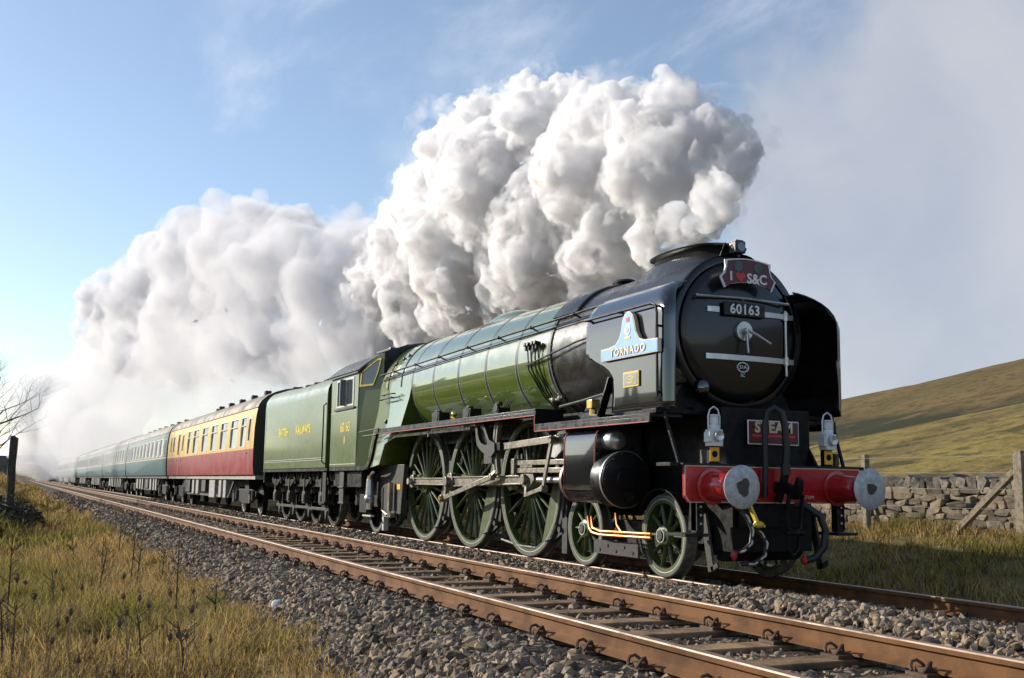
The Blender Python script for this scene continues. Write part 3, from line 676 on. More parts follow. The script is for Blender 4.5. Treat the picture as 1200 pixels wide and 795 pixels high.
# --- smoke deflectors
def deflector(s):
    prof = [(1.26, 1.92)]+[(1.26, z) for z in np.linspace(2.0, 2.95, 16)]+[(1.255, 3.05), (1.235, 3.14), (1.20, 3.22), (1.15, 3.29), (1.08, 3.35), (1.00, 3.395), (.92, 3.42), (.84, 3.43)]
    def xr(z, i):
        v = float(np.interp(z, [1.9, 2.15, 2.32, 2.42, 2.52, 2.60, 2.68, 3.2, 3.43], [-2.02, -2.0, -2.02, -2.10, -2.30, -2.55, -2.66, -2.66, -2.60])); return v
    m = MB(); nx = 22; rows = []
    for i, (y, z) in enumerate(prof):
        x1 = xr(z, i); x0 = -.80 - .30*max(0, (z-3.0)/.43)**2
        row = []
        for k in range(nx):
            t = k/(nx-1); x = x0+(x1-x0)*t
            inn = .10*max(0, 1-(x0-x)/.12)**2
            row.append((x, s*(y-inn), z))
        rows.append(row)
    m.loft(rows, closed=False, caps=False)
    o = part(m, 'smoke_deflector', 'gloss_black', LOCO, 40)
    sd2 = o.modifiers.new('solid', 'SOLIDIFY'); sd2.thickness = .014; sd2.offset = 1 if s > 0 else 1
    m = MB(); m.tube([(-2.62, s*1.315, 3.12), (-1.06, s*1.315, 3.12), (-.975, s*1.315, 3.09), (-.945, s*1.315, 3.0), (-.945, s*1.315, 2.05)], .015, 8)
    for x, z in ((-2.58, 3.12), (-1.8, 3.12), (-1.1, 3.12), (-.945, 2.85), (-.945, 2.1)): m.cyl((x, s*1.26, z), (x, s*1.318, z), .016, n=8)
    part(m, 'handrail', 'satin_black', o)
    m = MB(); m.bar((-2.06, s*1.25, 2.36), (-2.33, s*1.25, 1.90), .02, .10, (0, 1, 0)); part(m, 'stay', 'gloss_black', o)
    for x0 in (-1.95, -1.45):
        m = MB(); m.bx(x0, x0+.40, s*1.262, s*1.272, 2.115, 2.13); m.bx(x0, x0+.012, s*1.262, s*1.268, 1.95, 2.115); m.bx(x0+.388, x0+.40, s*1.262, s*1.268, 1.95, 2.115); part(m, 'access_flap', 'satin_black', o)
    return o
DEF = {s: deflector(s) for s in (-1, 1)}
npl = [(-2.17, 2.56), (-.91, 2.56), (-.91, 2.695), (-1.20, 2.705), (-1.30, 2.74), (-1.37, 2.83), (-1.405, 2.95), (-1.44, 3.03), (-1.50, 3.075), (-1.55, 3.08), (-1.61, 3.06), (-1.66, 2.99), (-1.685, 2.88), (-1.74, 2.78), (-1.83, 2.715), (-1.95, 2.695), (-2.17, 2.69)]
def grow(P, d):
    c = [sum(p[0] for p in P)/len(P), sum(p[1] for p in P)/len(P)]; n = len(P); out = []
    for i in range(n):
        a = Vector((P[i-1][0], P[i-1][1])); b = Vector((P[i][0], P[i][1])); c_ = Vector((P[(i+1) % n][0], P[(i+1) % n][1]))
        n1_ = (b-a).normalized(); n2_ = (c_-b).normalized(); nn = Vector((n1_.y+n2_.y, -n1_.x-n2_.x)); nn.normalize(); out.append((b.x+nn.x*d, b.y+nn.y*d))
    return out
m = MB(); m.prism(grow(npl, .012), 'y', -1.285, -1.335); m.prism(npl, 'y', -1.33, -1.339, mi=1)
NP = part(m, 'nameplate', ['letter_cream', 'plate_blue'], LOCO, 20, label='light blue cast nameplate with raised crest')
text('TORNADO', .125, 'letter_cream', NP, 'lettering', (-1.54, -1.340, 2.625), SIDE, spacing=1.32, ext=.008, sx=1.05, bold=.003)
m = MB(); m.cyl((-1.54, -1.335, 2.87), (-1.54, -1.345, 2.87), .062, n=24); part(m, 'crest_ring', 'white_paint', NP)
m = MB(); m.cyl((-1.54, -1.34, 2.87), (-1.54, -1.349, 2.87), .036, n=20); part(m, 'crest_centre', 'plate_blue', NP)
m = MB(); m.bx(-1.575, -1.505, -1.345, -1.335, 2.97, 3.02); part(m, 'crest_crown', 'heart_red', NP)
m = MB(); m.bx(-1.60, -1.48, -1.345, -1.335, 2.765, 2.79); part(m, 'crest_scroll', 'brass', NP)
m = MB(); m.bx(-1.72, -1.37, -1.295, -1.275, 2.20, 2.385); wp = part(m, 'works_plate', 'plaque_yellow', LOCO, bevel=.004)
m = MB(); m.bx(-1.69, -1.40, -1.30, -1.29, 2.225, 2.36); part(m, 'works_plate_panel', 'plaque_grey', wp)
m = MB(); m.ringprism([(-1.545+math.cos(a)*.085, 2.29+math.sin(a)*.045) for a in np.linspace(0, 2*PI, 21)[:-1]], [(-1.545+math.cos(a)*.07, 2.29+math.sin(a)*.032) for a in np.linspace(0, 2*PI, 21)[:-1]], 'y', -1.303, -1.295)
m.bx(-1.66, -1.43, -1.303, -1.297, 2.285, 2.297); part(m, 'works_plate_emblem', 'plaque_yellow', wp)

# --- handrails along the boiler
for s in (-1, 1):
    def rb(x): return float(np.interp(-x, [2.6, 4.26, 5.6, 7.0, 10.2, 12], [.97, .975, 1.0, 1.02, 1.035, 1.04]))
    P = []
    for x in np.linspace(-2.7, -11.75, 20):
        z = np.interp(-x, [2.7, 11.75], [3.40, 3.22]); y = math.sqrt((rb(x)+.085)**2-(z-BZ)**2); P.append((x, s*y, z))
    m = MB(); m.tube(P, .017, 8); hr = part(m, 'boiler_handrail', 'satin_black', LOCO)
    for x in (-3.6, -4.9, -6.0, -7.2, -8.5, -9.7, -10.9):
        z = np.interp(-x, [2.7, 11.75], [3.40, 3.22]); y = math.sqrt((rb(x)+.085)**2-(z-BZ)**2); k = (rb(x)-.02)/(rb(x)+.085)
        m = MB(); m.cyl((x, s*y*k, BZ+(z-BZ)*k), (x, s*y, z), .013, n=8); m.ball((x, s*y, z), .030, 8, 6); part(m, 'handrail_pillar', 'satin_black', hr)
    # added dark tube just below, drawn as the handrail's reflection on the boiler
    P2 = [(x, s*math.sqrt((rb(x)+.03)**2-(z-.10-BZ)**2), z-.10) for (x, _, z) in P]
    m = MB(); m.tube(P2, .012, 6); part(m, 'handrail_reflection', 'satin_black', LOCO)
# clack valves and pipes on the front ring of the boiler
def on_boiler(x, deg, off=.02):
    a = R(deg); r = .99+off; return (x, -math.cos(a)*r, BZ+math.sin(a)*r)
for dx in (0, .10, .24, .34):
    m = MB(); m.cyl(on_boiler(-4.55-dx, 10), on_boiler(-4.55-dx, 10, .12), .03, n=10); m.bx(-4.57-dx, -4.53-dx, -1.07, -1.03, 3.0, 3.10)
    m.tube([on_boiler(-4.55-dx, 8, .05), on_boiler(-4.54-dx, -10, .04), on_boiler(-4.46-dx*.7, -35, .03), on_boiler(-4.42-dx*.6, -52, .03)], .011, 6); part(m, 'clack_valve', 'satin_black', LOCO)
m = MB(); m.tube([on_boiler(-4.95, -6, .03), on_boiler(-4.4, -3, .05), on_boiler(-3.4, 4, .03), on_boiler(-2.7, 6, .03)], .014, 6); part(m, 'oil_pipe', 'grimy_grey', LOCO)
m = MB(); m.tube([on_boiler(-4.6, -38, .02), on_boiler(-4.3, -38, .06), on_boiler(-4.1, -36, .06)], .022, 6); m.ball(on_boiler(-4.42, -38, .06), .05, 8, 6); m.ball(on_boiler(-4.2, -37, .06), .045, 8, 6); part(m, 'drain_cock', 'motion_steel', LOCO)
m = MB(); m.tube([(-3.9, -1.0, 2.12), (-3.2, -1.02, 2.16), (-2.4, -1.05, 2.22)], .02, 6); part(m, 'steam_pipe', 'grimy_grey', LOCO)
m = MB(); m.cyl((-2.75, -1.12, 1.9), (-2.75, -1.12, 2.02), .05, n=12); m.bx(-2.82, -2.68, -1.18, -1.06, 2.02, 2.14); part(m, 'lubricator_pot', 'brass', LOCO, bevel=.01)
m = MB(); m.bx(-2.95, -2.45, -1.2, -1.0, 1.88, 1.94); part(m, 'sand_box_lid', 'satin_black', LOCO, bevel=.01)

# --- frames, running plate, saddle
m = MB()
for s in (-1, 1):
    fp = [(-.56, .92), (-.56, 1.30), (-.95, 1.85), (-1.5, 2.05), (-4.2, 2.05), (-11.8, 1.9), (-11.8, 1.0), (-11.0, .62), (-4.4, .62), (-4.0, 1.0), (-1.1, 1.0), (-.9, .85)]
    m.prism(fp, 'y', s*.60, s*.63)
part(m, 'main_frame', 'frame_black', LOCO)
m = MB(); m.prism([(-.98, 1.82), (-.72, 2.25), (-.5, 2.3), (.5, 2.3), (.72, 2.25), (.98, 1.82)], 'x', -1.32, -3.5); m.bx(-3.6, -1.3, -.6, .6, 1.2, 1.9); part(m, 'smokebox_saddle', 'frame_black', LOCO, bevel=.01)
m = MB(); m.bx(-10.0, -3.6, -.58, .58, 1.0, 1.75); m.bx(-9.9, -3.7, -.75, .75, 1.75, 2.05); part(m, 'inside_motion', 'frame_black', LOCO)
m = MB(); m.bx(-1.0, -.7, -.62, .62, 1.30, 1.95); m.prism([(-1.28, 1.87), (-1.28, 1.93), (1.28, 1.93), (1.28, 1.87)], 'x', -1.33, -1.02); part(m, 'front_apron', 'frame_black', LOCO, bevel=.01)
for s in (-1, 1):
    m = MB()
    m.bx(-4.02, -1.06, s*.90, s*1.34, 1.83, 1.875); m.bx(-10.95, -3.98, s*.86, s*1.34, 2.045, 2.09)
    m.bx(-4.02, -3.98, s*.90, s*1.34, 1.875, 2.045)
    m.bx(-10.95, -3.96, s*1.315, s*1.345, 1.985, 2.05); m.bx(-4.0, -1.06, s*1.315, s*1.345, 1.765, 1.835)
    rp = part(m, 'running_plate', 'satin_black', LOCO, bevel=.006)
    m = MB(); m.bx(-10.95, -3.98, s*1.344, s*1.348, 1.990, 2.000); m.bx(-3.98, -1.08, s*1.344, s*1.348, 1.770, 1.780); m.bx(-3.995, -3.985, s*1.344, s*1.348, 1.78, 2.0); part(m, 'red_lining', 'red_line', rp, 0)
    # rear of the running plate sweeping down to the cab floor
    up = [(-10.95, 2.09), (-11.10, 2.06), (-11.22, 1.95), (-11.32, 1.75), (-11.45, 1.55), (-11.62, 1.42), (-11.85, 1.37), (-14.4, 1.37)]
    lo2 = [(-14.4, 1.29), (-11.80, 1.29), (-11.55, 1.34), (-11.37, 1.48), (-11.24, 1.68), (-11.14, 1.87), (-11.05, 1.97), (-10.95, 2.0)]
    m = MB(); m.prism(up+lo2, 'y', s*1.30, s*1.36); part(m, 'swept_valance', 'satin_black', LOCO)
    m = MB(); m.tube([(-11.9, s*1.36, 1.98), (-11.0, s*1.37, 1.98)], .014, 6); m.tube([(-12.2, s*1.36, 2.07), (-10.9, s*1.36, 2.10)], .012, 6); part(m, 'injector_pipe', 'grimy_grey', LOCO)
    # reversing rod hangs under the plate
    m = MB(); m.bar((-10.4, s*1.2, 1.93), (-6.6, s*1.2, 1.93), .03, .05); m.cyl((-8.5, s*1.2, 1.86), (-8.5, s*1.2, 1.99), .03, n=8); part(m, 'reversing_rod', 'motion_steel', LOCO)
# lubricators and pots on the running plate
for x, k in ((-6.75, 1.0), (-8.15, 1.1), (-5.6, .7)):
    m = MB(); m.bx(x-.16*k, x+.16*k, -1.22, -1.02, 2.09, 2.09+.16*k); m.cyl((x+.03, -1.23, 2.2), (x+.03, -1.18, 2.2), .10*k, n=14); m.cyl((x-.05, -1.12, 2.24), (x-.05, -1.12, 2.30), .04, n=10)
    for q in range(4): m.tube([(x-.12+q*.07, -1.03, 2.2), (x-.1+q*.07, -1.0, 2.3), (x-.05+q*.1, -.98, 2.36)], .008, 5)
    part(m, 'mechanical_lubricator', 'satin_black', LOCO, bevel=.008)
m = MB(); m.cyl((-7.45, -1.15, 2.09), (-7.45, -1.15, 2.17), .03, n=8); m.ball((-7.42, -1.16, 2.2), .05, 8, 6); m.tube([(-7.5, -1.15, 2.14), (-7.62, -1.13, 2.16)], .014, 6); part(m, 'oil_cup', 'brass', LOCO)

# --- wheels
def tube_spoke(r0, r1, w0, w1, d0, d1):
    m = MB(); secs = []
    for t in (0, .5, 1):
        r = r0+(r1-r0)*t; w = w0+(w1-w0)*t; d = d0+(d1-d0)*t
        secs.append([(w*math.cos(a), d*math.sin(a), r) for a in np.linspace(0, 2*PI, 9)[:-1]])
    m.loft(secs); return m
def wheel_data(rad, nsp, hub, balance=None, crank=None, spk=(.024, .016), tread=.062, mat='wheel_green'):
    tw = .14
    t = MB(); ri = rad-tread
    t.lathe([(-.07, ri), (-.07, rad-.014), (-.062, rad-.002), (.045, rad), (.052, rad+.028), (.07, rad+.024), (.07, ri), (-.07, ri)], (0, 0, 0), 'y', 64)
    tm = t.mesh('tyre', ['tyre_steel'], 30)
    b = MB(); b.lathe([(-.062, ri+.002), (-.062, ri-.055), (.05, ri-.055), (.05, ri+.002)], (0, 0, 0), 'y', 64)
    b.lathe([(-.105, 0), (-.105, hub*.42), (-.095, hub*.5), (-.075, hub*.9), (-.05, hub), (.06, hub), (.06, 0)], (0, 0, 0), 'y', 32)
    if crank is not None:
        cx, cz = crank; L = math.hypot(cx, cz); ux, uz = cx/L, cz/L; px_, pz_ = -uz, ux
        P = [(px_*hub*.9, pz_*hub*.9), (cx+px_*.13, cz+pz_*.13)]+[(cx+math.cos(a)*.13, cz+math.sin(a)*.13) for a in np.linspace(math.atan2(pz_, px_), math.atan2(pz_, px_)-PI, 9)[1:-1]]+[(cx-px_*.13, cz-pz_*.13), (-px_*hub*.9, -pz_*hub*.9)]
        b.prism(P, 'y', -.09, .05)
    if balance:
        a0, a1 = balance; n = 22; oo = [((ri-.04)*math.cos(R(a0+(a1-a0)*k/n)), (ri-.04)*math.sin(R(a0+(a1-a0)*k/n))) for k in range(n+1)]
        b.prism(oo, 'y', -.052, .04)
    bm_ = b.mesh('wheel', [mat], 35)
    l = MB(); l.lathe([(-.0645, ri-.004), (-.0655, ri-.004), (-.0655, ri-.014), (-.0645, ri-.014)], (0, 0, 0), 'y', 64); lm = l.mesh('wheel_lining', ['lining_grey'], 30)
    return dict(tyre=tm, body=bm_, lining=lm, spoke=tube_spoke(hub*.9, ri-.04, spk[0], spk[1], .034, .026).mesh('spoke', [mat], 50), n=nsp)
def put_wheel(name, D, x, y, z, s, parent, mat=None, spokes=True, rot=0.0):
    o = link(name, D['body'], parent, (x, s*y, z), (0, 0, 0 if s < 0 else PI))
    link('tyre', D['tyre'], o)
    if D.get('lining'): link('lining', D['lining'], o)
    for k in range(D['n']):
        link('spoke', D['spoke'], o, (0, 0, 0), (0, 2*PI*(k+.5)/D['n']+rot, 0))
    return o
YW = .75
CRK = (-.325, .065)
dr = [wheel_data(1.016, 20, .16, balance=(-62, 20), crank=CRK) for _ in range(1)]
dmid = wheel_data(1.016, 20, .17, balance=(-70, 25), crank=CRK)
drear = wheel_data(1.016, 20, .16, balance=(-45, 10), crank=CRK)
DX = (-5.235, -7.445, -9.655)
for x, D in zip(DX, (dr[0], dmid, drear)):
    for s in (-1, 1): put_wheel('driving_wheel', D, x, YW, 1.016, s, LOCO)
    m = MB(); m.cyl((x, -.7, 1.016), (x, .7, 1.016), .11, n=20); part(m, 'axle', 'grimy_grey', LOCO)
dbog = wheel_data(.4825, 10, .13, spk=(.026, .020), tread=.05)
for x in (-1.60, -3.505):
    for s in (-1, 1):
        o = put_wheel('bogie_wheel', dbog, x, YW, .4825, s, LOCO)
        m = MB(); m.lathe([(-.112, .075), (-.112, .085), (-.107, .085)], (0, 0, 0), 'y', 24); m.cyl((0, -.10, 0), (0, -.118, 0), .05, n=20, mi=1); part(m, 'hub_cap', ['lining_grey', 'grimy_grey'], o)
    m = MB(); m.cyl((x, -.7, .4825), (x, .7, .4825), .08, n=16); part(m, 'axle', 'grimy_grey', LOCO)
dtrl = wheel_data(.56, 10, .14, tread=.055, mat='grimy')
for s in (-1, 1): put_wheel('trailing_wheel', dtrl, -12.55, YW, .56, s, LOCO)
# bogie frame
m = MB()
for s in (-1, 1):
    m.prism([(-.98, .45), (-.98, .62), (-4.1, .62), (-4.1, .45), (-3.8, .36), (-2.95, .22), (-2.2, .22), (-1.3, .36)], 'y', s*.56, s*.60)
m.bx(-3.0, -2.1, -.56, .56, .35, .62); part(m, 'bogie_frame', 'grimy', LOCO, bevel=.006)
m = MB(); m.prism([(-3.05, .20), (-1.98, .20), (-1.98, .37), (-3.05, .37)], 'y', -.93, -.905)
for k in range(5): m.cyl((-2.9+k*.2, -.94, .25+.06*(k % 2)), (-2.9+k*.2, -.92, .25+.06*(k % 2)), .022, n=8)
part(m, 'bogie_side_plate', 'grimy_grey', LOCO)
for dz in (0, .045):
    m = MB(); m.tube([(-3.05+dz*2, -1.02, .66), (-3.0+dz*2, -1.03, .52), (-2.9+dz*2, -1.04, .46+dz), (-2.7, -1.04, .44+dz), (-1.52, -1.04, .46+dz)], .017, 8)
    part(m, 'copper_pipe', 'copper', LOCO)
m = MB(); m.tube([(-2.35, -1.02, .72), (-2.30, -1.03, .58), (-2.18, -1.04, .50)], .016, 8); part(m, 'copper_pipe', 'copper', LOCO)
# splashers over the leading bogie wheels
for s in (-1, 1):
    m = MB(); P = [(-1.60+math.cos(R(a))*.55, .4825+math.sin(R(a))*.55) for a in range(28, 160, 12)]; Q = [(-1.60+math.cos(R(a))*.535, .4825+math.sin(R(a))*.535) for a in range(28, 160, 12)][::-1]
    m.prism(P+Q, 'y', s*.66, s*.87); part(m, 'wheel_guard', 'grimy', LOCO)

# --- cylinders and motion, both sides
def side_motion(s):
    y = lambda v: s*v
    def yz(P): return [(s*a, b) for a, b in P]
    sec = yz([(.66, 1.78), (1.10, 1.78)]+arc((1.14, 1.60), .18, 90, 0, 6)+[(1.33, 1.0)]+arc((1.10, 1.06), .23, 0, -75, 7)+[(.66, .84)])
    m = MB(); m.prism(sec, 'x', -3.16, -2.32); cyl = part(m, 'cylinder', 'gloss_black', LOCO, bevel=.012)
    for x in (-3.14, -2.345):
        q = [((a*1.003+s*0.0), b) for a, b in sec]; m = MB(); m.tube([(x, a+(s*.003 if abs(a) > 1 else 0), b) for a, b in sec[1:-1]], .006, 5); part(m, 'red_lining', 'red_line', cyl)
    m = MB(); m.lathe([(-2.33, .335), (-2.05, .335), (-2.03, .325), (-2.022, .29), (-2.022, .13), (-2.01, .12), (-2.008, 0)], (0, y(1.06), 1.13), 'x', 40); part(m, 'cylinder_cover', 'satin_black', cyl, 45)
    m = MB(); m.lathe([(-2.09, .338), (-2.09, .345), (-2.06, .345), (-2.06, .338)], (0, y(1.06), 1.13), 'x', 40); part(m, 'cover_rim', 'bright_steel', cyl)
    m = MB()
    for k in range(14): a = 2*PI*k/14; m.cyl((-2.03, y(1.06)+math.cos(a)*.30, 1.13+math.sin(a)*.30), (-2.005, y(1.06)+math.cos(a)*.30, 1.13+math.sin(a)*.30), .014, n=6)
    part(m, 'cover_bolts', 'grimy', cyl)['kind'] = 'stuff'
    m = MB(); m.cyl((-2.02, y(1.06), .93), (-1.93, y(1.06), .93), .055, .05, 14); part(m, 'relief_valve', 'grimy', cyl)
    m = MB(); m.lathe([(-2.33, .12), (-2.12, .12), (-2.10, .10), (-2.08, 0)], (0, y(1.13), 1.60), 'x', 20); part(m, 'valve_cover', 'bright_steel', cyl, 45)
    m = MB(); m.lathe([(-3.16, .20), (-3.28, .20), (-3.28, .12), (-3.55, .10), (-3.58, .06)], (0, y(1.04), 1.66), 'x', 24); part(m, 'valve_spindle_guide', 'motion_steel', cyl, 40)
    m = MB(); m.lathe([(-3.16, .30), (-3.22, .30), (-3.22, .12), (-3.40, .10), (-3.41, 0)], (0, y(1.06), 1.12), 'x', 32); part(m, 'gland', 'motion_steel', cyl, 40)
    m = MB(); m.cyl((-3.3, y(1.06), 1.12), (-4.7, y(1.06), 1.12), .045, n=14); part(m, 'piston_rod', 'bright_steel', LOCO)
    for z in (1.36, 1.25):
        m = MB(); m.bx(-5.0, -3.2, y(.96), y(1.16), z-.035, z+.035); part(m, 'slide_bar', 'motion_steel', LOCO, bevel=.006)
    m = MB(); m.bx(-5.05, -4.95, y(.9), y(1.2), 1.18, 1.42); part(m, 'slide_bar_bracket', 'motion_steel', LOCO, bevel=.006)
    m = MB(); m.bx(-3.28, -3.2, y(.92), y(1.2), 1.0, 1.45); part(m, 'slide_bar_bracket', 'motion_steel', LOCO, bevel=.006)
    m = MB(); m.bx(-4.85, -4.45, y(.98), y(1.15), 1.29, 1.33); m.prism([(-4.88, 1.28), (-4.5, 1.28), (-4.42, 1.12), (-4.62, .98), (-4.80, 1.02)], 'y', y(.99), y(1.13)); m.cyl((-4.68, y(.97), 1.12), (-4.68, y(1.20), 1.12), .075, n=18); part(m, 'crosshead', 'motion_steel', LOCO, bevel=.006)
    def rod(p0, p1, yy, w, h0, h1, r0, r1, name):
        m = MB(); (x0, z0), (x1, z1) = p0, p1; d = Vector((x1-x0, z1-z0)).normalized(); n_ = Vector((-d.y, d.x))
        def P(t, k, h): return (x0+(x1-x0)*t+n_.x*k*h, z0+(z1-z0)*t+n_.y*k*h)
        m.prism([P(0, -1, h0/2), P(1, -1, h1/2), P(1, 1, h1/2), P(0, 1, h0/2)], 'y', y(yy-w*.22), y(yy+w*.22))
        for k in (-1, 1):
            m.prism([P(0, k, h0/2), P(1, k, h1/2), P(1, k, h1/2-.022), P(0, k, h0/2-.022)], 'y', y(yy-w/2), y(yy+w/2))
        for (q, r) in ((p0, r0), (p1, r1)):
            m.cyl((q[0], y(yy-w*.62), q[1]), (q[0], y(yy+w*.62), q[1]), r, n=24); m.cyl((q[0], y(yy), q[1]), (q[0], y(yy+w*.9), q[1]), r*.5, n=16)
        return part(m, name, 'motion_steel', LOCO, bevel=.004)
    pins = [(x+CRK[0], 1.016+CRK[1]) for x in DX]
    rod(pins[2], pins[1], .93, .07, .13, .13, .125, .13, 'coupling_rod'); rod(pins[1], pins[0], .93, .07, .13, .13, .13, .12, 'coupling_rod')
    rod(pins[1], (-4.68, 1.12), 1.04, .08, .17, .13, .15, .095, 'connecting_rod')
    rc = (pins[1][0]-.06, .80)
    m = MB(); m.bar((pins[1][0], y(1.13), pins[1][1]+.06), (rc[0], y(1.13), rc[1]-.03), .045, .10, (1, 0, 0)); m.cyl((pins[1][0], y(1.0), pins[1][1]), (pins[1][0], y(1.17), pins[1][1]), .085, n=18); m.cyl((rc[0], y(1.08), rc[1]), (rc[0], y(1.22), rc[1]), .06, n=16); part(m, 'return_crank', 'motion_steel', LOCO, bevel=.006)
    m = MB(); m.cyl((rc[0], y(1.2), rc[1]), (rc[0], y(1.24), rc[1]), .045, n=14); part(m, 'oil_cap', 'brass', LOCO)
    m = MB(); m.cyl((pins[2][0], y(.95), pins[2][1]), (pins[2][0], y(1.05), pins[2][1]), .06, n=14); m.cyl((pins[2][0]+.03, y(.93), pins[2][1]+.12), (pins[2][0]+.03, y(.93), pins[2][1]+.19), .03, n=8); part(m, 'crank_pin', 'bright_steel', LOCO)
    lk = (-5.80, 1.16)
    m = MB(); m.bar((rc[0], y(1.17), rc[1]), (lk[0], y(1.17), lk[1]), .035, .075, (0, 0, 1)); m.cyl((lk[0], y(1.13), lk[1]), (lk[0], y(1.21), lk[1]), .055, n=14); part(m, 'eccentric_rod', 'motion_steel', LOCO, bevel=.005)
    # expansion link
    P = []; Q = []
    for k in range(13):
        t = -1+2*k/12; zc = 1.60+t*.36; xc = -5.72+.055*t*t; P.append((xc-.07, zc)); Q.append((xc+.07, zc))
    Pi = [(a+.045, b*1.0) for a, b in P[1:-1]]; Qi = [(a-.045, b) for a, b in Q[1:-1]]
    m = MB(); m.prism(P[:]+[(p[0]+.05, p[1]) for p in P[::-1]], 'y', y(1.10), y(1.17)); m.prism([(q[0]-.05, q[1]) for q in Q]+Q[::-1], 'y', y(1.10), y(1.17)); m.bx(P[0][0], Q[0][0], y(1.10), y(1.17), 1.20, 1.26); m.bx(P[-1][0], Q[-1][0], y(1.10), y(1.17), 1.93, 1.99); m.bar((-5.70, y(1.13), 1.24), (lk[0], y(1.17), lk[1]), .05, .09, (0, 1, 0)); m.cyl((-5.72, y(1.08), 1.60), (-5.72, y(1.22), 1.60), .06, n=14)
    part(m, 'expansion_link', 'motion_steel', LOCO, bevel=.004)
    # pierced motion bracket
    out = [(-6.36, 2.0), (-6.05, 2.0), (-5.92, 1.86), (-5.80, 1.72), (-5.60, 1.66), (-5.58, 1.54), (-5.72, 1.46), (-5.95, 1.50), (-6.15, 1.58), (-6.27, 1.66), (-6.32, 1.80)]
    inn = [(-6.27, 1.95), (-6.12, 1.96), (-6.02, 1.88), (-5.93, 1.76), (-5.86, 1.69), (-5.86, 1.66), (-5.90, 1.64), (-6.0, 1.65), (-6.10, 1.68), (-6.18, 1.73), (-6.24, 1.82)]
    m = MB(); m.ringprism(out, inn, 'y', y(1.17), y(1.23)); m.bx(-6.3, -5.6, y(.75), y(1.1), 1.95, 2.04); m.bx(-6.05, -5.75, y(1.1), y(1.2), 1.36, 1.50); part(m, 'motion_bracket', 'grimy_grey', LOCO, bevel=.008)
    m = MB(); m.bar((-5.72, y(1.14), 1.60), (-3.62, y(1.06), 1.69), .05, .10); m.bx(-5.68, -5.45, y(1.08), y(1.2), 1.55, 1.67, 1); part(m, 'radius_rod', ['motion_steel', 'frame_black'], LOCO, bevel=.005)
    m = MB(); m.bar((-3.80, y(1.16), 1.72), (-4.08, y(1.16), .98), .035, .07, (1, 0, 0)); m.cyl((-3.82, y(1.1), 1.66), (-3.82, y(1.2), 1.66), .05, n=12); m.cyl((-4.07, y(1.1), 1.0), (-4.07, y(1.2), 1.0), .045, n=12); part(m, 'combination_lever', 'motion_steel', LOCO, bevel=.005)
    m = MB(); m.bar((-4.07, y(1.17), 1.0), (-4.62, y(1.17), .90), .03, .055); m.bar((-4.62, y(1.16), .88), (-4.66, y(1.13), 1.12), .03, .06, (1, 0, 0)); part(m, 'union_link', 'motion_steel', LOCO, bevel=.004)
    m = MB(); m.prism([(-3.62, 1.56), (-3.95, 1.42), (-4.15, 1.44), (-3.85, 1.78), (-3.62, 1.80)], 'y', y(.96), y(1.05)); part(m, 'valve_crosshead', 'bright_steel', LOCO, bevel=.006)
    m = MB()
    for x, z0, z1 in ((-5.20, 1.2, 1.62), (-5.05, 1.2, 1.5), (-4.9, 1.4, 1.6)): m.cyl((x, y(1.0), z0), (x-.05, y(1.0), z1), .018, n=8)
    m.bx(-5.35, -4.8, y(.98), y(1.04), 1.17, 1.22); part(m, 'drain_gear', 'motion_steel', LOCO)
    # brake hangers and shoes ahead of each driving wheel
    for x in DX:
        a = [(x+math.cos(R(t))*1.035, 1.016+math.sin(R(t))*1.035) for t in range(-28, 9, 6)]; b_ = [(x+math.cos(R(t))*1.10, 1.016+math.sin(R(t))*1.10) for t in range(-28, 9, 6)][::-1]
        m = MB(); m.prism(a+b_, 'y', y(.69), y(.79)); m.bar((x+1.10, y(.74), 1.45), (x+1.06, y(.74), .42), .05, .09, (1, 0, 0)); m.bar((x+1.06, y(.74), .44), (x+.55, y(.74), .22), .05, .05); m.cyl((x+1.06, y(.68), .44), (x+1.06, y(.86), .44), .04, n=10); m.tube([(x+.98, y(.84), .50), (x+.80, y(.84), .30), (x+.62, y(.84), .26)], .016, 6); part(m, 'brake_hanger', 'grimy_grey', LOCO)
    m = MB(); m.tube([(-5.0, y(.80), .14), (-5.6, y(.8), .14), (-6.2, y(.8), .20)], .02, 6); part(m, 'sand_pipe', 'grimy_grey', LOCO)
    m = MB(); m.bx(-4.15, -4.0, y(.72), y(.82), .12, .6); part(m, 'guard_bracket', 'grimy_grey', LOCO)
for s in (-1, 1): side_motion(s)

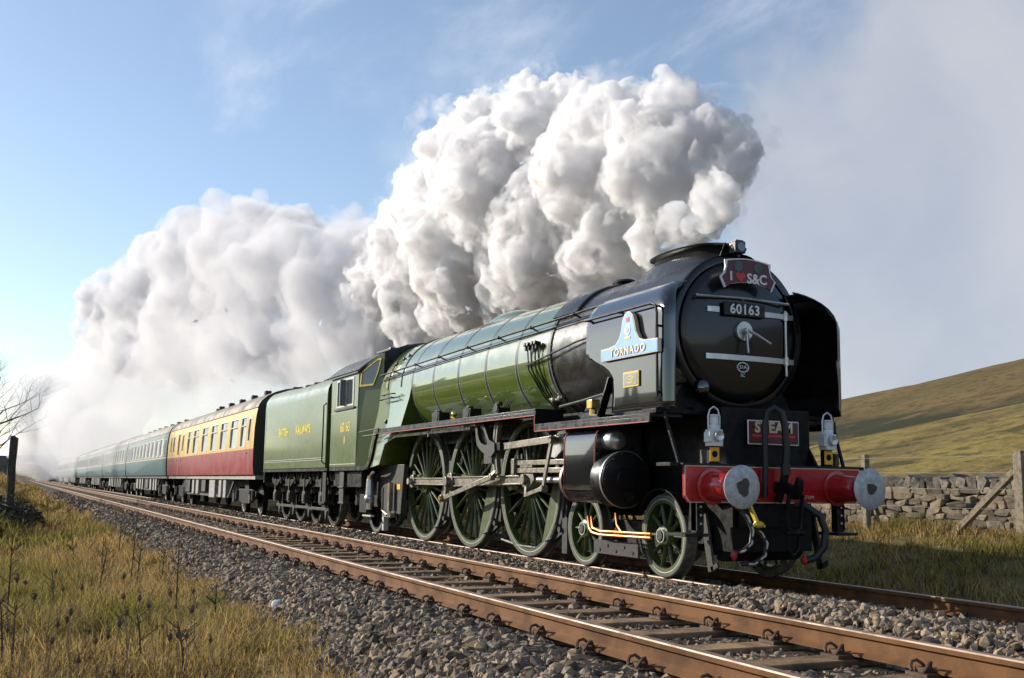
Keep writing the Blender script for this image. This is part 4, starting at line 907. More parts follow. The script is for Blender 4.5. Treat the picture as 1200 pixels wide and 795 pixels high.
# --- front end: buffer beam, buffers, steps, pipes
bp_ = [(-1.22, 1.285), (1.22, 1.285), (1.22, .96), (1.16, .885), (-1.16, .885), (-1.22, .96)]
m = MB(); m.prism(bp_, 'x', -.60, -.555); beam = part(m, 'buffer_beam', 'beam_red', LOCO, bevel=.004)
m = MB(); m.ringprism(bp_, [(a*.992, (b-1.085)*.95+1.085) for a, b in bp_], 'x', -.5545, -.5515); part(m, 'beam_lining', 'pale_line', beam, 0)
m = MB(); m.bx(-1.05, -.56, -1.24, 1.24, 1.288, 1.31); part(m, 'front_platform', 'satin_black', LOCO)
text('DARLINGTON', .052, 'letter_cream', beam, 'lettering', (-.552, .36, .955), FRONT, spacing=1.05)
for s in (-1, 1):
    m = MB(); m.lathe([(-.56, .20), (-.535, .20), (-.53, .165), (-.40, .15), (-.22, .135), (-.20, .12), (-.19, .095), (-.06, .095)], (0, s*.87, 1.06), 'x', 36); m.mi = [0]*len(m.f)
    bsh = part(m, 'buffer_shank', 'beam_red', LOCO, 40)
    m = MB(); m.lathe([(-.07, .09), (-.05, .19), (-.035, .222), (-.018, .228), (-.004, .20), (.006, .12), (.01, 0)], (0, s*.87, 1.06), 'x', 48); bh = part(m, 'buffer_head', 'buffer_steel', LOCO, 50)
    P = []
    rr = random.Random(3 if s < 0 else 8)
    for k in range(16):
        a = 2*PI*k/16; q = (.080 if s < 0 else .070)*(1+rr.uniform(-.12, .12)+.12*math.sin(3*a+s)); P.append((s*.87+math.cos(a)*q, 1.06+math.sin(a)*q*(1.15 if s < 0 else .9)))
    m = MB(); m.prism(P, 'x', .006, .0125); part(m, 'grease_patch', 'grease', bh)
for s in (-1, 1):
    m = MB()
    for k in range(7): m.ball((-.553, s*(.30+.13*k), 1.235), (.006, .010, .010), 6, 4); m.ball((-.553, s*(.30+.13*k), .93), (.006, .010, .010), 6, 4)
    part(m, 'beam_rivets', 'beam_red', beam)['kind'] = 'stuff'
    m = MB()
    for k in range(16): m.ball((-1.5-.55*k, s*1.346, 2.03 if k > 4 else 1.81), (.012, .005, .012), 6, 4)
    part(m, 'valance_rivets', 'satin_black', LOCO)['kind'] = 'stuff'
# drawhook, coupling, swan-neck pipes, hoses
m = MB(); m.prism([(-.56, 1.13), (-.33, 1.11), (-.24, 1.06), (-.20, 1.12), (-.17, 1.18), (-.12, 1.15), (-.13, 1.03), (-.20, .93), (-.30, .94), (-.36, 1.0), (-.56, 1.0)], 'y', -.035, .035); part(m, 'drawhook', 'frame_black', LOCO, bevel=.01)
m = MB(); m.tube([(-.22, -.09, .99), (-.25, -.10, .8), (-.26, -.09, .62), (-.26, 0, .57), (-.26, .09, .62), (-.25, .10, .8), (-.22, .09, .99)], .024, 8)
m.cyl((-.26, -.12, .57), (-.26, .12, .57), .03, n=10); m.tube([(-.26, -.07, .57), (-.28, -.075, .40), (-.28, 0, .33), (-.28, .075, .40), (-.26, .07, .57)], .022, 8); part(m, 'screw_coupling', 'frame_black', LOCO)
m = MB(); m.tube([(-.50, -.20, .95), (-.48, -.20, 1.3), (-.48, -.20, 1.75), (-.47, -.17, 1.90), (-.45, -.09, 1.95), (-.43, -.01, 1.90), (-.42, .03, 1.76), (-.41, .04, 1.5), (-.42, .03, 1.25)], [.034]*5+[.042]*4, 10); m.cyl((-.42, .03, 1.20), (-.42, .03, 1.32), .055, n=14); part(m, 'vacuum_standpipe', 'hose_rubber', LOCO, 60)
m = MB(); m.tube([(-.5, -.02, .9), (-.45, .02, 1.1), (-.42, .03, 1.24)], .045, 10); part(m, 'hose_coupling', 'frame_black', LOCO)
m = MB(); m.tube([(-.42, .14, .87), (-.34, .24, .86), (-.26, .36, .76), (-.24, .42, .60), (-.25, .40, .42), (-.28, .30, .30), (-.32, .20, .27)], [.042]*7, 10); part(m, 'brake_hose', 'hose_rubber', LOCO, 60)
m = MB(); m.ball((-.33, .19, .27), (.05, .04, .05), 8, 6); part(m, 'hose_cock', 'cock_red', LOCO)
for y0, col, k in ((-.62, 'hose_highlight_white', 0), (-.47, 'hose_highlight_white', 1)):
    m = MB(); P = [(-.45, y0+.02, .84), (-.38, y0+.08, .74), (-.34, y0+.12, .60), (-.34, y0+.10, .46), (-.37, y0+.02, .38), (-.40, y0-.08, .35)] if k == 0 else [(-.42, y0+.02, .64), (-.36, y0+.10, .57), (-.33, y0+.15, .46), (-.33, y0+.12, .33), (-.36, y0, .24), (-.40, y0-.15, .24)]
    m.tube(P, .024, 8); hz = part(m, 'steam_heat_hose', 'hose_rubber', LOCO, 60)
    m = MB()
    for i in range(1, len(P)-1): m.tube([tuple(np.array(P[i])+np.array((.014, 0, 0))-(np.array(P[i])-np.array(P[i-1]))*.25), tuple(np.array(P[i])+np.array((.016, 0, 0))), tuple(np.array(P[i])+np.array((.014, 0, 0))+(np.array(P[i+1])-np.array(P[i]))*.45)], .0135, 6)
    part(m, 'hose_highlight', 'hose_highlight_white', hz, 60)  # pale strips laid along the hose front as its whitish highlights
m = MB(); m.ball((-.45, -.60, .86), (.05, .06, .05), 8, 6); m.ball((-.47, -.52, .88), (.04, .05, .04), 8, 6); m.ball((-.40, -.70, .33), (.04, .03, .06), 8, 6); part(m, 'cock', 'cock_red', LOCO)
m = MB(); m.bar((-.42, -.47, .86), (-.36, -.42, .68), .03, .05, (1, 0, 0)); m.ball((-.36, -.40, .66), (.05, .07, .04), 8, 6); m.bar((-.36, -.45, .68), (-.36, -.32, .64), .03, .03); part(m, 'cock_handle', 'plaque_yellow', LOCO)
m = MB(); m.bx(-1.2, -.62, -.55, .55, .35, .9); m.cyl((-.9, -.5, .45), (-.9, .5, .45), .22, n=18); m.bx(-.62, -.56, -.5, .5, .62, .88); part(m, 'front_stretcher', 'frame_black', LOCO)
for s in (-1, 1):
    m = MB(); m.bx(-.90, -.62, s*1.0, s*1.36, 1.275, 1.315); m.prism([(-.70, 1.28), (-.62, 1.28), (-.60, .58), (-.78, .58)], 'y', s*1.01, s*1.03); m.bx(-.72, -.62, s*.93, s*1.03, .56, 1.28); m.bx(-.94, -.58, s*.90, s*1.20, .52, .555); m.bx(-.80, -.64, s*.98, s*1.08, .93, .97)
    st = part(m, 'front_step', 'grimy', LOCO, bevel=.004)
    m = MB()
    for q in range(5): m.cyl((-.60, s*.98, .66+q*.09), (-.612, s*.98, .66+q*.09), .014, n=8)
    part(m, 'step_rivets', 'lining_grey', st)['kind'] = 'stuff'
    m = MB(); m.bar((-.75, s*1.16, 1.31), (-.98, s*1.2, 1.88), .03, .03, (1, 0, 0)); part(m, 'plate_stay', 'grimy', LOCO)
    m = MB(); m.bar((-.86, s*.76, .75), (-.72, s*.76, .14), .03, .10, (1, 0, 0)); m.bar((-.72, s*.76, .16), (-.60, s*.76, .22), .03, .05); part(m, 'guard_iron', 'grimy_grey', LOCO)
    m = MB(); m.bx(-.66, -.60, s*.74, s*.86, 1.31, 1.50); m.bx(-.70, -.58, s*.72, s*.88, 1.30, 1.318); li = part(m, 'lamp_iron', 'frame_black', LOCO)
    m = MB(); m.bx(-.598, -.590, s*.80-.06, s*.80+.06, 1.335, 1.49); wl = part(m, 'warning_label', 'label_orange', LOCO)
    m = MB(); m.cyl((-.591, s*.80, 1.415), (-.586, s*.80, 1.415), .036, n=18); part(m, 'label_symbol', 'frame_black', wl)
    m = MB(); m.bx(-.64, -.60, s*.93-.03, s*.93+.03, 1.31, 1.46); part(m, 'tail_bracket', 'grimy_grey', LOCO)
m = MB(); m.bx(-.46, -.45, .03, .10, 1.36, 1.50); part(m, 'warning_label', 'plaque_yellow', LOCO)
for s, lab in ((-1, 'white oil lamp with hoop handle beside the swan neck pipe on the sunlit side'), (1, 'white oil lamp with hoop handle standing against the hillside')):
    L_ = thing('oil_lamp', lab, 'lamp', (-.60, s*.80, 1.50), 'white oil lamps on the buffer beam'); L_.scale = (.88, .88, .92)
    m = MB(); m.bx(-.075, .075, -.085, .085, .0, .20); m.cyl((0, 0, .20), (0, 0, .26), .075, .06, 16); m.cyl((0, 0, .26), (0, 0, .36), .058, .058, 16); m.cyl((0, 0, .36), (0, 0, .38), .068, .06, 16); part(m, 'body', 'lamp_white', L_, bevel=.008)
    m = MB(); m.tube([(0, -.085, .20), (0, -.088, .36), (0, -.06, .44), (0, 0, .475), (0, .06, .44), (0, .088, .36), (0, .085, .20)], .010, 8); part(m, 'handle', 'lamp_white', L_)
    m = MB(); m.lathe([(.07, .062), (.12, .066), (.13, .058), (.118, 0)], (0, 0, .12), 'x', 24); part(m, 'lens', 'bright_steel', L_)
    m = MB(); m.bx(-.06, .06, -.11, -.085, .05, .17); part(m, 'side_pocket', 'lamp_white', L_)
SB = thing('steam_board', 'dark maroon board with gold STEAM lettering behind the swan neck pipe', 'sign', (-.66, .06, 1.54))
m = MB(); m.bx(-.008, .008, -.36, .36, 0, .275); part(m, 'border', 'white_paint', SB, bevel=.004)
m = MB(); m.bx(-.004, .012, -.348, .348, .012, .263); part(m, 'board', 'maroon', SB)
text('STEAM', .165, 'letter_cream', SB, 'lettering', (.014, 0, .19), FRONT, spacing=1.12, bold=.006)
m = MB(); m.bx(.010, .0145, -.30, .30, .085, .115); part(m, 'red_strip', 'heart_red', SB)

# --- cab
CABY = 1.37
for s in (-1, 1):
    o_ = [(-14.36, 1.37), (-12.36, 1.37), (-12.30, 3.38), (-14.40, 3.38)]
    # side sheet with a real window opening: built as strips round it
    m = MB(); ya, yb = s*(CABY-.018), s*CABY
    wx0, wx1, wz0, wz1 = -13.92, -12.62, 2.66, 3.27
    for P in ([(-14.36, 1.37), (-12.36, 1.37), (-12.335, wz0), (-14.375, wz0)], [(-14.375, wz0), (wx0, wz0), (wx0, wz1), (-14.39, wz1)], [(wx1, wz0), (-12.335, wz0), (-12.31, wz1), (wx1, wz1)], [(-14.39, wz1), (-12.31, wz1), (-12.30, 3.38), (-14.40, 3.38)]):
        m.prism(P, 'y', ya, yb)
    cs = part(m, 'cab_side', 'tender_green', LOCO, 0)
    fr = [(wx0, wz0), (wx1, wz0), (wx1, wz1), (wx0, wz1)]; fi = [(wx0+.04, wz0+.04), (wx1-.04, wz0+.04), (wx1-.04, wz1-.04), (wx0+.04, wz1-.04)]
    m = MB(); m.ringprism(fr, fi, 'y', s*(CABY-.03), s*(CABY+.012)); m.bx(-13.27, -13.22, s*(CABY-.02), s*(CABY+.01), wz0, wz1); wf = part(m, 'cab_window', 'window_frame', cs)
    m = MB(); m.bx(-13.22, wx1+.03, s*(CABY-.014), s*(CABY-.008), wz0+.03, wz1-.03); part(m, 'pane', 'coach_glass', cs)
    m = MB(); m.bx(wx0+.02, -13.5, s*(CABY-.05), s*(CABY-.044), wz0+.03, wz1-.03); part(m, 'pane', 'glass', cs)
    m = MB(); m.bx(-13.30, -13.26, s*1.38, s*1.50, wz0+.02, wz1-.02); part(m, 'side_draught_glass', 'glass', cs)
    m = MB(); m.bx(-14.0, -12.5, s*1.37, s*1.41, 2.59, 2.63); part(m, 'window_ledge', 'satin_black', cs)
    m = MB(); m.bx(-14.36, -12.36, s*1.371, s*1.374, 1.42, 1.435); m.bx(-14.36, -12.36, s*1.371, s*1.374, 2.55, 2.56); m.bx(-12.42, -12.41, s*1.371, s*1.374, 1.43, 2.55); m.bx(-14.30, -14.29, s*1.371, s*1.374, 1.43, 2.55); part(m, 'lining', 'lining_grey', cs, 0)
    # angled cab front
    A = (-12.36, s*CABY); B = (-11.78, s*1.0)
    def pv(x, y): return (x, y)
    m = MB()
    zt0, zt1 = 3.38, 3.72
    q = [(A[0], A[1], 1.37), (B[0], B[1], 1.37), (B[0], B[1], zt1), (A[0], A[1], zt0)]
    q2 = [(a-.02, b-s*.02, c) for a, b, c in q]
    m.add(q+q2, [(0, 1, 2, 3), (4, 5, 6, 7), (0, 1, 5, 4), (1, 2, 6, 5), (2, 3, 7, 6), (3, 0, 4, 7)]); cf = part(m, 'cab_front', 'tender_green', LOCO, 0)
    def onf(t, z, off): # point on the angled front
        n_ = Vector((s*(B[1]-A[1])*1.0, 0)); dx, dy = B[0]-A[0], B[1]-A[1]; L = math.hypot(dx, dy); nx, ny = (-dy/L*s*-1, dx/L*s) if False else (abs(dy)/L, s*abs(dx)/L)
        return (A[0]+dx*t+nx*off, A[1]+dy*t+ny*off, z)
    W_ = [(.08, 3.02), (.62, 3.04), (.80, 3.30), (.92, 3.60), (.80, 3.60), (.12, 3.32)]
    cx0 = sum(a for a, b in W_)/6; cz0 = sum(b for a, b in W_)/6
    Wi = [(cx0+(a-cx0)*.86, cz0+(b-cz0)*.86) for a, b in W_]
    m = MB(); v = [onf(a, b, .002) for a, b in W_]+[onf(a, b, .002) for a, b in Wi]+[onf(a, b, .022) for a, b in W_]+[onf(a, b, .022) for a, b in Wi]; f = []
    for k in range(6):
        j = (k+1) % 6; f += [(12+k, 12+j, 18+j, 18+k), (k, j, 12+j, 12+k), (6+k, 6+j, 18+j, 18+k)]
    m.add(v, f); part(m, 'front_window_frame', 'brass', cf, 0)
    m = MB(); m.add([onf(a, b, .006) for a, b in Wi], [tuple(range(6))]); part(m, 'front_pane', 'glass', cf, 0)
m = MB(); m.prism([(-1.0, 2.4), (1.0, 2.4), (1.0, 3.72), (.5, 3.92), (-.5, 3.92), (-1.0, 3.72)], 'x', -11.80, -11.77); part(m, 'cab_front_plate', 'satin_black', LOCO)
m = MB(); ROOF = []
for y in np.linspace(-1.42, 1.42, 29):
    z = 3.96-(1.956-math.sqrt(1.956**2-y*y)); xf = -11.60-.66*(abs(y)/1.42)**1.3
    ROOF.append([(xf, y, z), (-13.0, y, z), (-14.70, y, z), (-14.70, y, z-.03), (xf, y, z-.03)])
m.loft(ROOF); part(m, 'cab_roof', 'smokebox_black', LOCO, 30)
m = MB()
for s in (-1, 1): m.tube([(-11.62-.66*(abs(y)/1.42)**1.3, y, 3.955-(1.956-math.sqrt(1.956**2-y*y))) for y in np.linspace(0, s*1.42, 15)], .014, 6); m.tube([(-12.3, s*1.42, 3.37), (-14.7, s*1.42, 3.37)], .015, 6)
part(m, 'roof_beading', 'satin_black', LOCO)
m = MB(); m.bx(-13.9, -12.9, -.5, .5, 3.93, 3.985); part(m, 'roof_vent', 'smokebox_black', LOCO, bevel=.01)
text('60163', .30, 'letter_yellow', LOCO, 'cab_number', (-13.20, -1.3715, 2.21), SIDE, sx=.98, bold=.002)
m = MB(); m.cyl((-13.22, -1.37, 1.94), (-13.22, -1.376, 1.94), .09, n=20); part(m, 'crest', 'brass', LOCO)
m = MB(); m.bx(-14.4, -12.2, -1.30, 1.30, 1.30, 1.36); m.bx(-14.3, -12.3, -1.25, 1.25, .95, 1.28); m.bx(-12.4, -12.2, -1.1, 1.1, 1.3, 2.5); part(m, 'cab_floor', 'frame_black', LOCO)
for s in (-1, 1):
    m = MB(); m.prism([(-10.4, 1.4), (-12.0, 1.4), (-12.1, .95), (-11.6, .45), (-10.55, .45)], 'y', s*.88, s*.98); ap = part(m, 'ashpan', 'grimy_grey', LOCO, bevel=.006)
    m = MB(); m.bx(-10.78, -10.58, s*.98, s*.99, .92, 1.02); part(m, 'ashpan_plate', 'label_orange', ap)
    m = MB(); m.bx(-13.5, -11.9, s*.95, s*1.0, .55, 1.25); m.bx(-12.8, -12.3, s*1.0, s*1.12, .42, .80); part(m, 'trailing_frame', 'grimy', LOCO, bevel=.01)
    m = MB(); m.cyl((-12.0, s*1.15, .75), (-12.0, s*1.15, 1.12), .09, .07, 14); m.ball((-12.0, s*1.15, .72), .11, 12, 8); m.cyl((-12.0, s*1.15, .5), (-12.0, s*1.15, .72), .06, n=10); m.tube([(-12.0, s*1.15, 1.1), (-11.8, s*1.2, 1.2), (-11.5, s*1.25, 1.25)], .03, 8); inj = part(m, 'injector', 'bright_steel', LOCO)
    m = MB(); m.cyl((-12.0, s*1.15, 1.10), (-12.0, s*1.15, 1.18), .06, n=12); part(m, 'injector_cap', 'brass', inj)
    m = MB(); m.bx(-13.75, -13.35, s*1.12, s*1.32, .58, .62); m.bx(-13.72, -13.40, s*1.28, s*1.31, .58, 1.30); m.bx(-13.75, -13.35, s*1.12, s*1.34, .92, .95); part(m, 'cab_step', 'grimy_grey', LOCO, bevel=.005)
    m = MB(); m.bx(-11.0, -10.9, s*1.02, s*1.10, .5, 1.05); m.bx(-11.3, -10.8, s*1.0, s*1.1, .38, .46); m.tube([(-11.3, s*1.1, .95), (-11.3, s*1.1, .5), (-11.0, s*1.1, .42)], .025, 6); part(m, 'water_valve', 'motion_steel', LOCO)
    m = MB(); m.bx(-12.3, -11.75, s*1.12, s*1.2, .36, .39); m.bx(-11.6, -11.5, s*.9, s*1.0, .1, .42); part(m, 'rear_footstep', 'lining_grey', LOCO)
# ------------------------------------------------------------------ tender
TEN = thing('tender', 'green eight wheeled tender with yellow British Railways lettering behind the cab', 'tender', (-18.1, 0, 0))
X0 = -18.1
def T(x): return x-X0
tx0, tx1 = T(-14.78), T(-21.45)
m = MB()
half = [(1.36, 1.37), (1.36, 3.06), (1.345, 3.18), (1.30, 3.28), (1.22, 3.38), (1.15, 3.44), (1.12, 3.44)]
def tsec(x, dz=0): return [(x, -a, b+(dz if b > 3.1 else 0)) for a, b in half]+[(x, a, b+(dz if b > 3.1 else 0)) for a, b in reversed(half)]
m.loft([tsec(tx0), tsec(tx0-3.2), tsec(tx0-4.6, .05), tsec(tx1, .06)])
tk = part(m, 'tank', 'tender_green', TEN, 25)
m = MB()
g2 = np.random.default_rng(3)
secs = []
for x in np.linspace(tx0-.1, tx0-4.4, 16):
    secs.append([(x, y, 3.40+.16*math.cos(y*1.3)+g2.uniform(-.07, .09)) for y in np.linspace(-1.12, 1.12, 12)])
m.loft(secs, closed=False, caps=False); part(m, 'coal', 'coal', TEN, 0)
for s in (-1, 1):
    m = MB()
    for z in (1.545, 1.585): m.bx(tx0-.05, tx1+.12, s*1.3605, s*1.364, z, z+.013)
    m.bx(tx0-.05, tx0-.065, s*1.3605, s*1.364, 1.585, 2.95); m.bx(tx1+.11, tx1+.125, s*1.3605, s*1.364, 1.585, 2.95)
    part(m, 'lining', 'lining_grey', tk, 0)
    m = MB(); m.bx(tx0-.045, tx1+.115, s*1.3605, s*1.3625, 1.5585, 1.5845); part(m, 'lining_band', 'band_black', tk, 0)
    m = MB(); m.tube([(tx0-.06, s*1.36, 1.45), (tx0-.04, s*1.43, 1.5), (tx0-.04, s*1.43, 2.78), (tx0-.06, s*1.36, 2.84)], .016, 8); part(m, 'handrail', 'satin_black', TEN)
text('BRITISH', .30, 'letter_yellow', tk, 'lettering', (T(-19.08), -1.3615, 2.31), SIDE, sx=1.0, spacing=1.05, bold=.007)
text('RAILWAYS', .30, 'letter_yellow', tk, 'lettering', (T(-16.98), -1.3615, 2.31), SIDE, sx=1.0, spacing=1.05, bold=.007)
TX = [T(-20.75), T(-19.12), T(-17.49), T(-15.86)]
m = MB(); m.bx(tx1-.15, tx0+.1, -1.34, 1.34, 1.29, 1.36); m.bx(tx1-.2, tx1-.1, -1.3, 1.3, 1.0, 1.36); part(m, 'footplate', 'satin_black', TEN)
for s in (-1, 1):
    P = [(tx1-.1, 1.28), (tx1-.1, 1.0)]
    for x in TX: P += [(x-.42, .92), (x-.26, .86), (x-.20, .42), (x+.20, .42), (x+.26, .86), (x+.42, .92)]
    P += [(tx0+.05, 1.0), (tx0+.05, 1.28)]
    m = MB(); m.prism(P, 'y', s*1.0, s*1.025); part(m, 'side_frame', 'grimy', TEN)
    m = MB(); m.bx(TX[0]-.3, TX[3]+.3, s*.99, s*1.03, .36, .43)
    part(m, 'tie_bar', 'grimy_grey', TEN, bevel=.005)
    for x in TX:
        m = MB(); m.bx(x-.13, x+.13, s*1.02, s*1.16, .50, .80); m.bx(x-.10, x+.10, s*1.16, s*1.18, .54, .74); m.prism([(x-.10, .36), (x+.10, .36), (x+.03, .16), (x-.03, .16)], 'y', s*.98, s*1.02); part(m, 'axle_box', 'grimy_grey', TEN, bevel=.01)
        m = MB()
        for k in range(6): L = .52-.07*k; m.bx(x-L, x+L, s*1.06, s*1.14, 1.09-.03*k-.02, 1.09-.03*k+.006)
        m.bx(x-.05, x+.05, s*1.04, s*1.16, .80, 1.12); sp = part(m, 'leaf_spring', 'grimy', TEN)
        for k in (-1, 1):
            m = MB(); m.bar((x+k*.50, s*1.10, 1.08), (x+k*.30, s*1.10, 1.28), .05, .06, (0, 1, 0)); m.cyl((x+k*.5, s*1.10, .98), (x+k*.5, s*1.10, 1.12), .03, n=8); part(m, 'spring_hanger', 'grimy_grey', sp)
dt = wheel_data(.635, 12, .14, tread=.055, mat='grimy')
dt['lining'] = None
for x in TX:
    for s in (-1, 1): put_wheel('tender_wheel', dt, x, YW, .635, s, TEN)
m = MB(); m.bx(tx1, tx0, -.9, .9, .75, 1.3); part(m, 'inside_frame', 'frame_black', TEN)
m = MB(); m.bx(T(-14.80), T(-14.55), -1.1, 1.1, 1.3, 2.9); part(m, 'front_bulkhead', 'frame_black', TEN)
for s in (-1, 1):
    m = MB(); m.bx(T(-15.25), T(-14.9), s*1.12, s*1.32, .55, .59); m.bx(T(-15.22), T(-14.92), s*1.26, s*1.29, .55, 1.3); part(m, 'step', 'grimy', TEN)

# ------------------------------------------------------------------ coaches
CL = 19.7   # body length
def prof(z):  # half width at a height
    return float(np.interp(z, [1.22, 1.5, 2.0, 2.6, 3.0, 3.22], [1.372, 1.402, 1.41, 1.395, 1.355, 1.315]))
def coach_side(m, wins, s, bands):
    # sheet with real window openings; wins: (x0, x1, z0, z1), x measured back from the leading end
    xs = sorted({0.0, CL} | {w[0] for w in wins} | {w[1] for w in wins}); zs = sorted({1.22, 1.5, 1.99, 2.6, 3.0, 3.22} | {w[2] for w in wins} | {w[3] for w in wins} | {b[0] for b in bands})
    for i in range(len(xs)-1):
        for j in range(len(zs)-1):
            cx_, cz_ = (xs[i]+xs[i+1])/2, (zs[j]+zs[j+1])/2
            if any(w[0] < cx_ < w[1] and w[2] < cz_ < w[3] for w in wins): continue
            mi = 0
            for zb, k in bands:
                if cz_ > zb: mi = k
            m.add([(-xs[i], s*prof(zs[j]), zs[j]), (-xs[i+1], s*prof(zs[j]), zs[j]), (-xs[i+1], s*prof(zs[j+1]), zs[j+1]), (-xs[i], s*prof(zs[j+1]), zs[j+1])], [(0, 1, 2, 3)], mi)
    for (a, b, z0, z1) in wins:   # reveals
        for (p, q) in (((a, z0), (b, z0)), ((b, z0), (b, z1)), ((b, z1), (a, z1)), ((a, z1), (a, z0))):
            m.add([(-p[0], s*prof(p[1]), p[1]), (-q[0], s*prof(q[1]), q[1]), (-q[0], s*(prof(q[1])-.05), q[1]), (-p[0], s*(prof(p[1])-.05), p[1])], [(0, 1, 2, 3)], 0)
WCACHE = {}
def window(parent, w, s, toplight, frame):
    wd, ht_ = round(w[1]-w[0], 3), round(w[3]-w[2], 3); key = (wd, ht_, s, toplight, frame)
    if key not in WCACHE:
        m = MB(); z0 = w[2]
        def Y(z): return s*(prof(z)+.006)
        P = [(0, 0), (wd, 0), (wd, ht_), (0, ht_)]; t = .045; Q = [(t, t), (wd-t, t), (wd-t, ht_-t), (t, ht_-t)]
        v = [(-a, Y(z0+b), b) for a, b in P]+[(-a, Y(z0+b), b) for a, b in Q]+[(-a, Y(z0+b)-s*.03, b) for a, b in Q]
        f = []
        for k in range(4): j = (k+1) % 4; f += [(k, j, 4+j, 4+k), (4+k, 4+j, 8+j, 8+k)]
        m.add(v, f)
        if toplight:
            b = ht_*.68; m.add([(-t, Y(z0+b), b), (-wd+t, Y(z0+b), b), (-wd+t, Y(z0+b), b+.04), (-t, Y(z0+b), b+.04)], [(0, 1, 2, 3)])
            m.add([(-wd/2-.02, Y(z0+b), b), (-wd/2+.02, Y(z0+b), b), (-wd/2+.02, Y(z0+ht_)-.0, ht_-t), (-wd/2-.02, Y(z0+ht_), ht_-t)], [(0, 1, 2, 3)])
        fm = m.mesh('window', [frame], 0)
        m = MB(); Q2 = [(.01, .01), (wd-.01, .01), (wd-.01, ht_-.01), (.01, ht_-.01)]
        m.add([(-a, Y(z0+b)-s*.032, b) for a, b in Q2], [(0, 1, 2, 3)])
        WCACHE[key] = (fm, m.mesh('pane', ['coach_glass'], 0))
    fm, pm = WCACHE[key]
    o = link('window', fm, parent, (-w[0], 0, w[2])); link('pane', pm, o)
def roof_sec(x, k=1.0):
    P = [(1.315, 3.22), (1.30, 3.30), (1.22, 3.43), (1.05, 3.58), (.8, 3.71), (.5, 3.80), (.25, 3.84), (0, 3.855)]
    return [(x, -a, b) for a, b in P]+[(x, a, b) for a, b in reversed(P[:-1])]
def bogie(parent, xc):
    m = MB()
    for s in (-1, 1):
        m.prism([(xc-1.75, .58), (xc-1.2, .42), (xc-.4, .32), (xc+.4, .32), (xc+1.2, .42), (xc+1.75, .58), (xc+1.75, .70), (xc+.9, .78), (xc-.9, .78), (xc-1.75, .70)], 'y', s*.98, s*1.06)
    m.bx(xc-.3, xc+.3, -1.0, 1.0, .45, .95)
    b = part(m, 'bogie', 'grimy', parent, bevel=.01)
    for dx in (-1.3, 1.3):
        for s in (-1, 1):
            m = MB(); m.lathe([(-.07, .10), (-.05, .38), (-.065, .40), (-.065, .455), (.06, .457), (.07, .48)], (xc+dx, s*.75, .457), 'y', 28); part(m, 'wheel', 'grimy', b)
            m = MB(); m.bx(xc+dx-.12, xc+dx+.12, s*1.05, s*1.18, .36, .62); m.cyl((xc+dx-.22, s*1.10, .44), (xc+dx-.22, s*1.10, .74), .06, n=8); m.cyl((xc+dx+.22, s*1.10, .44), (xc+dx+.22, s*1.10, .74), .06, n=8); part(m, 'axle_box', 'grimy_grey', b)
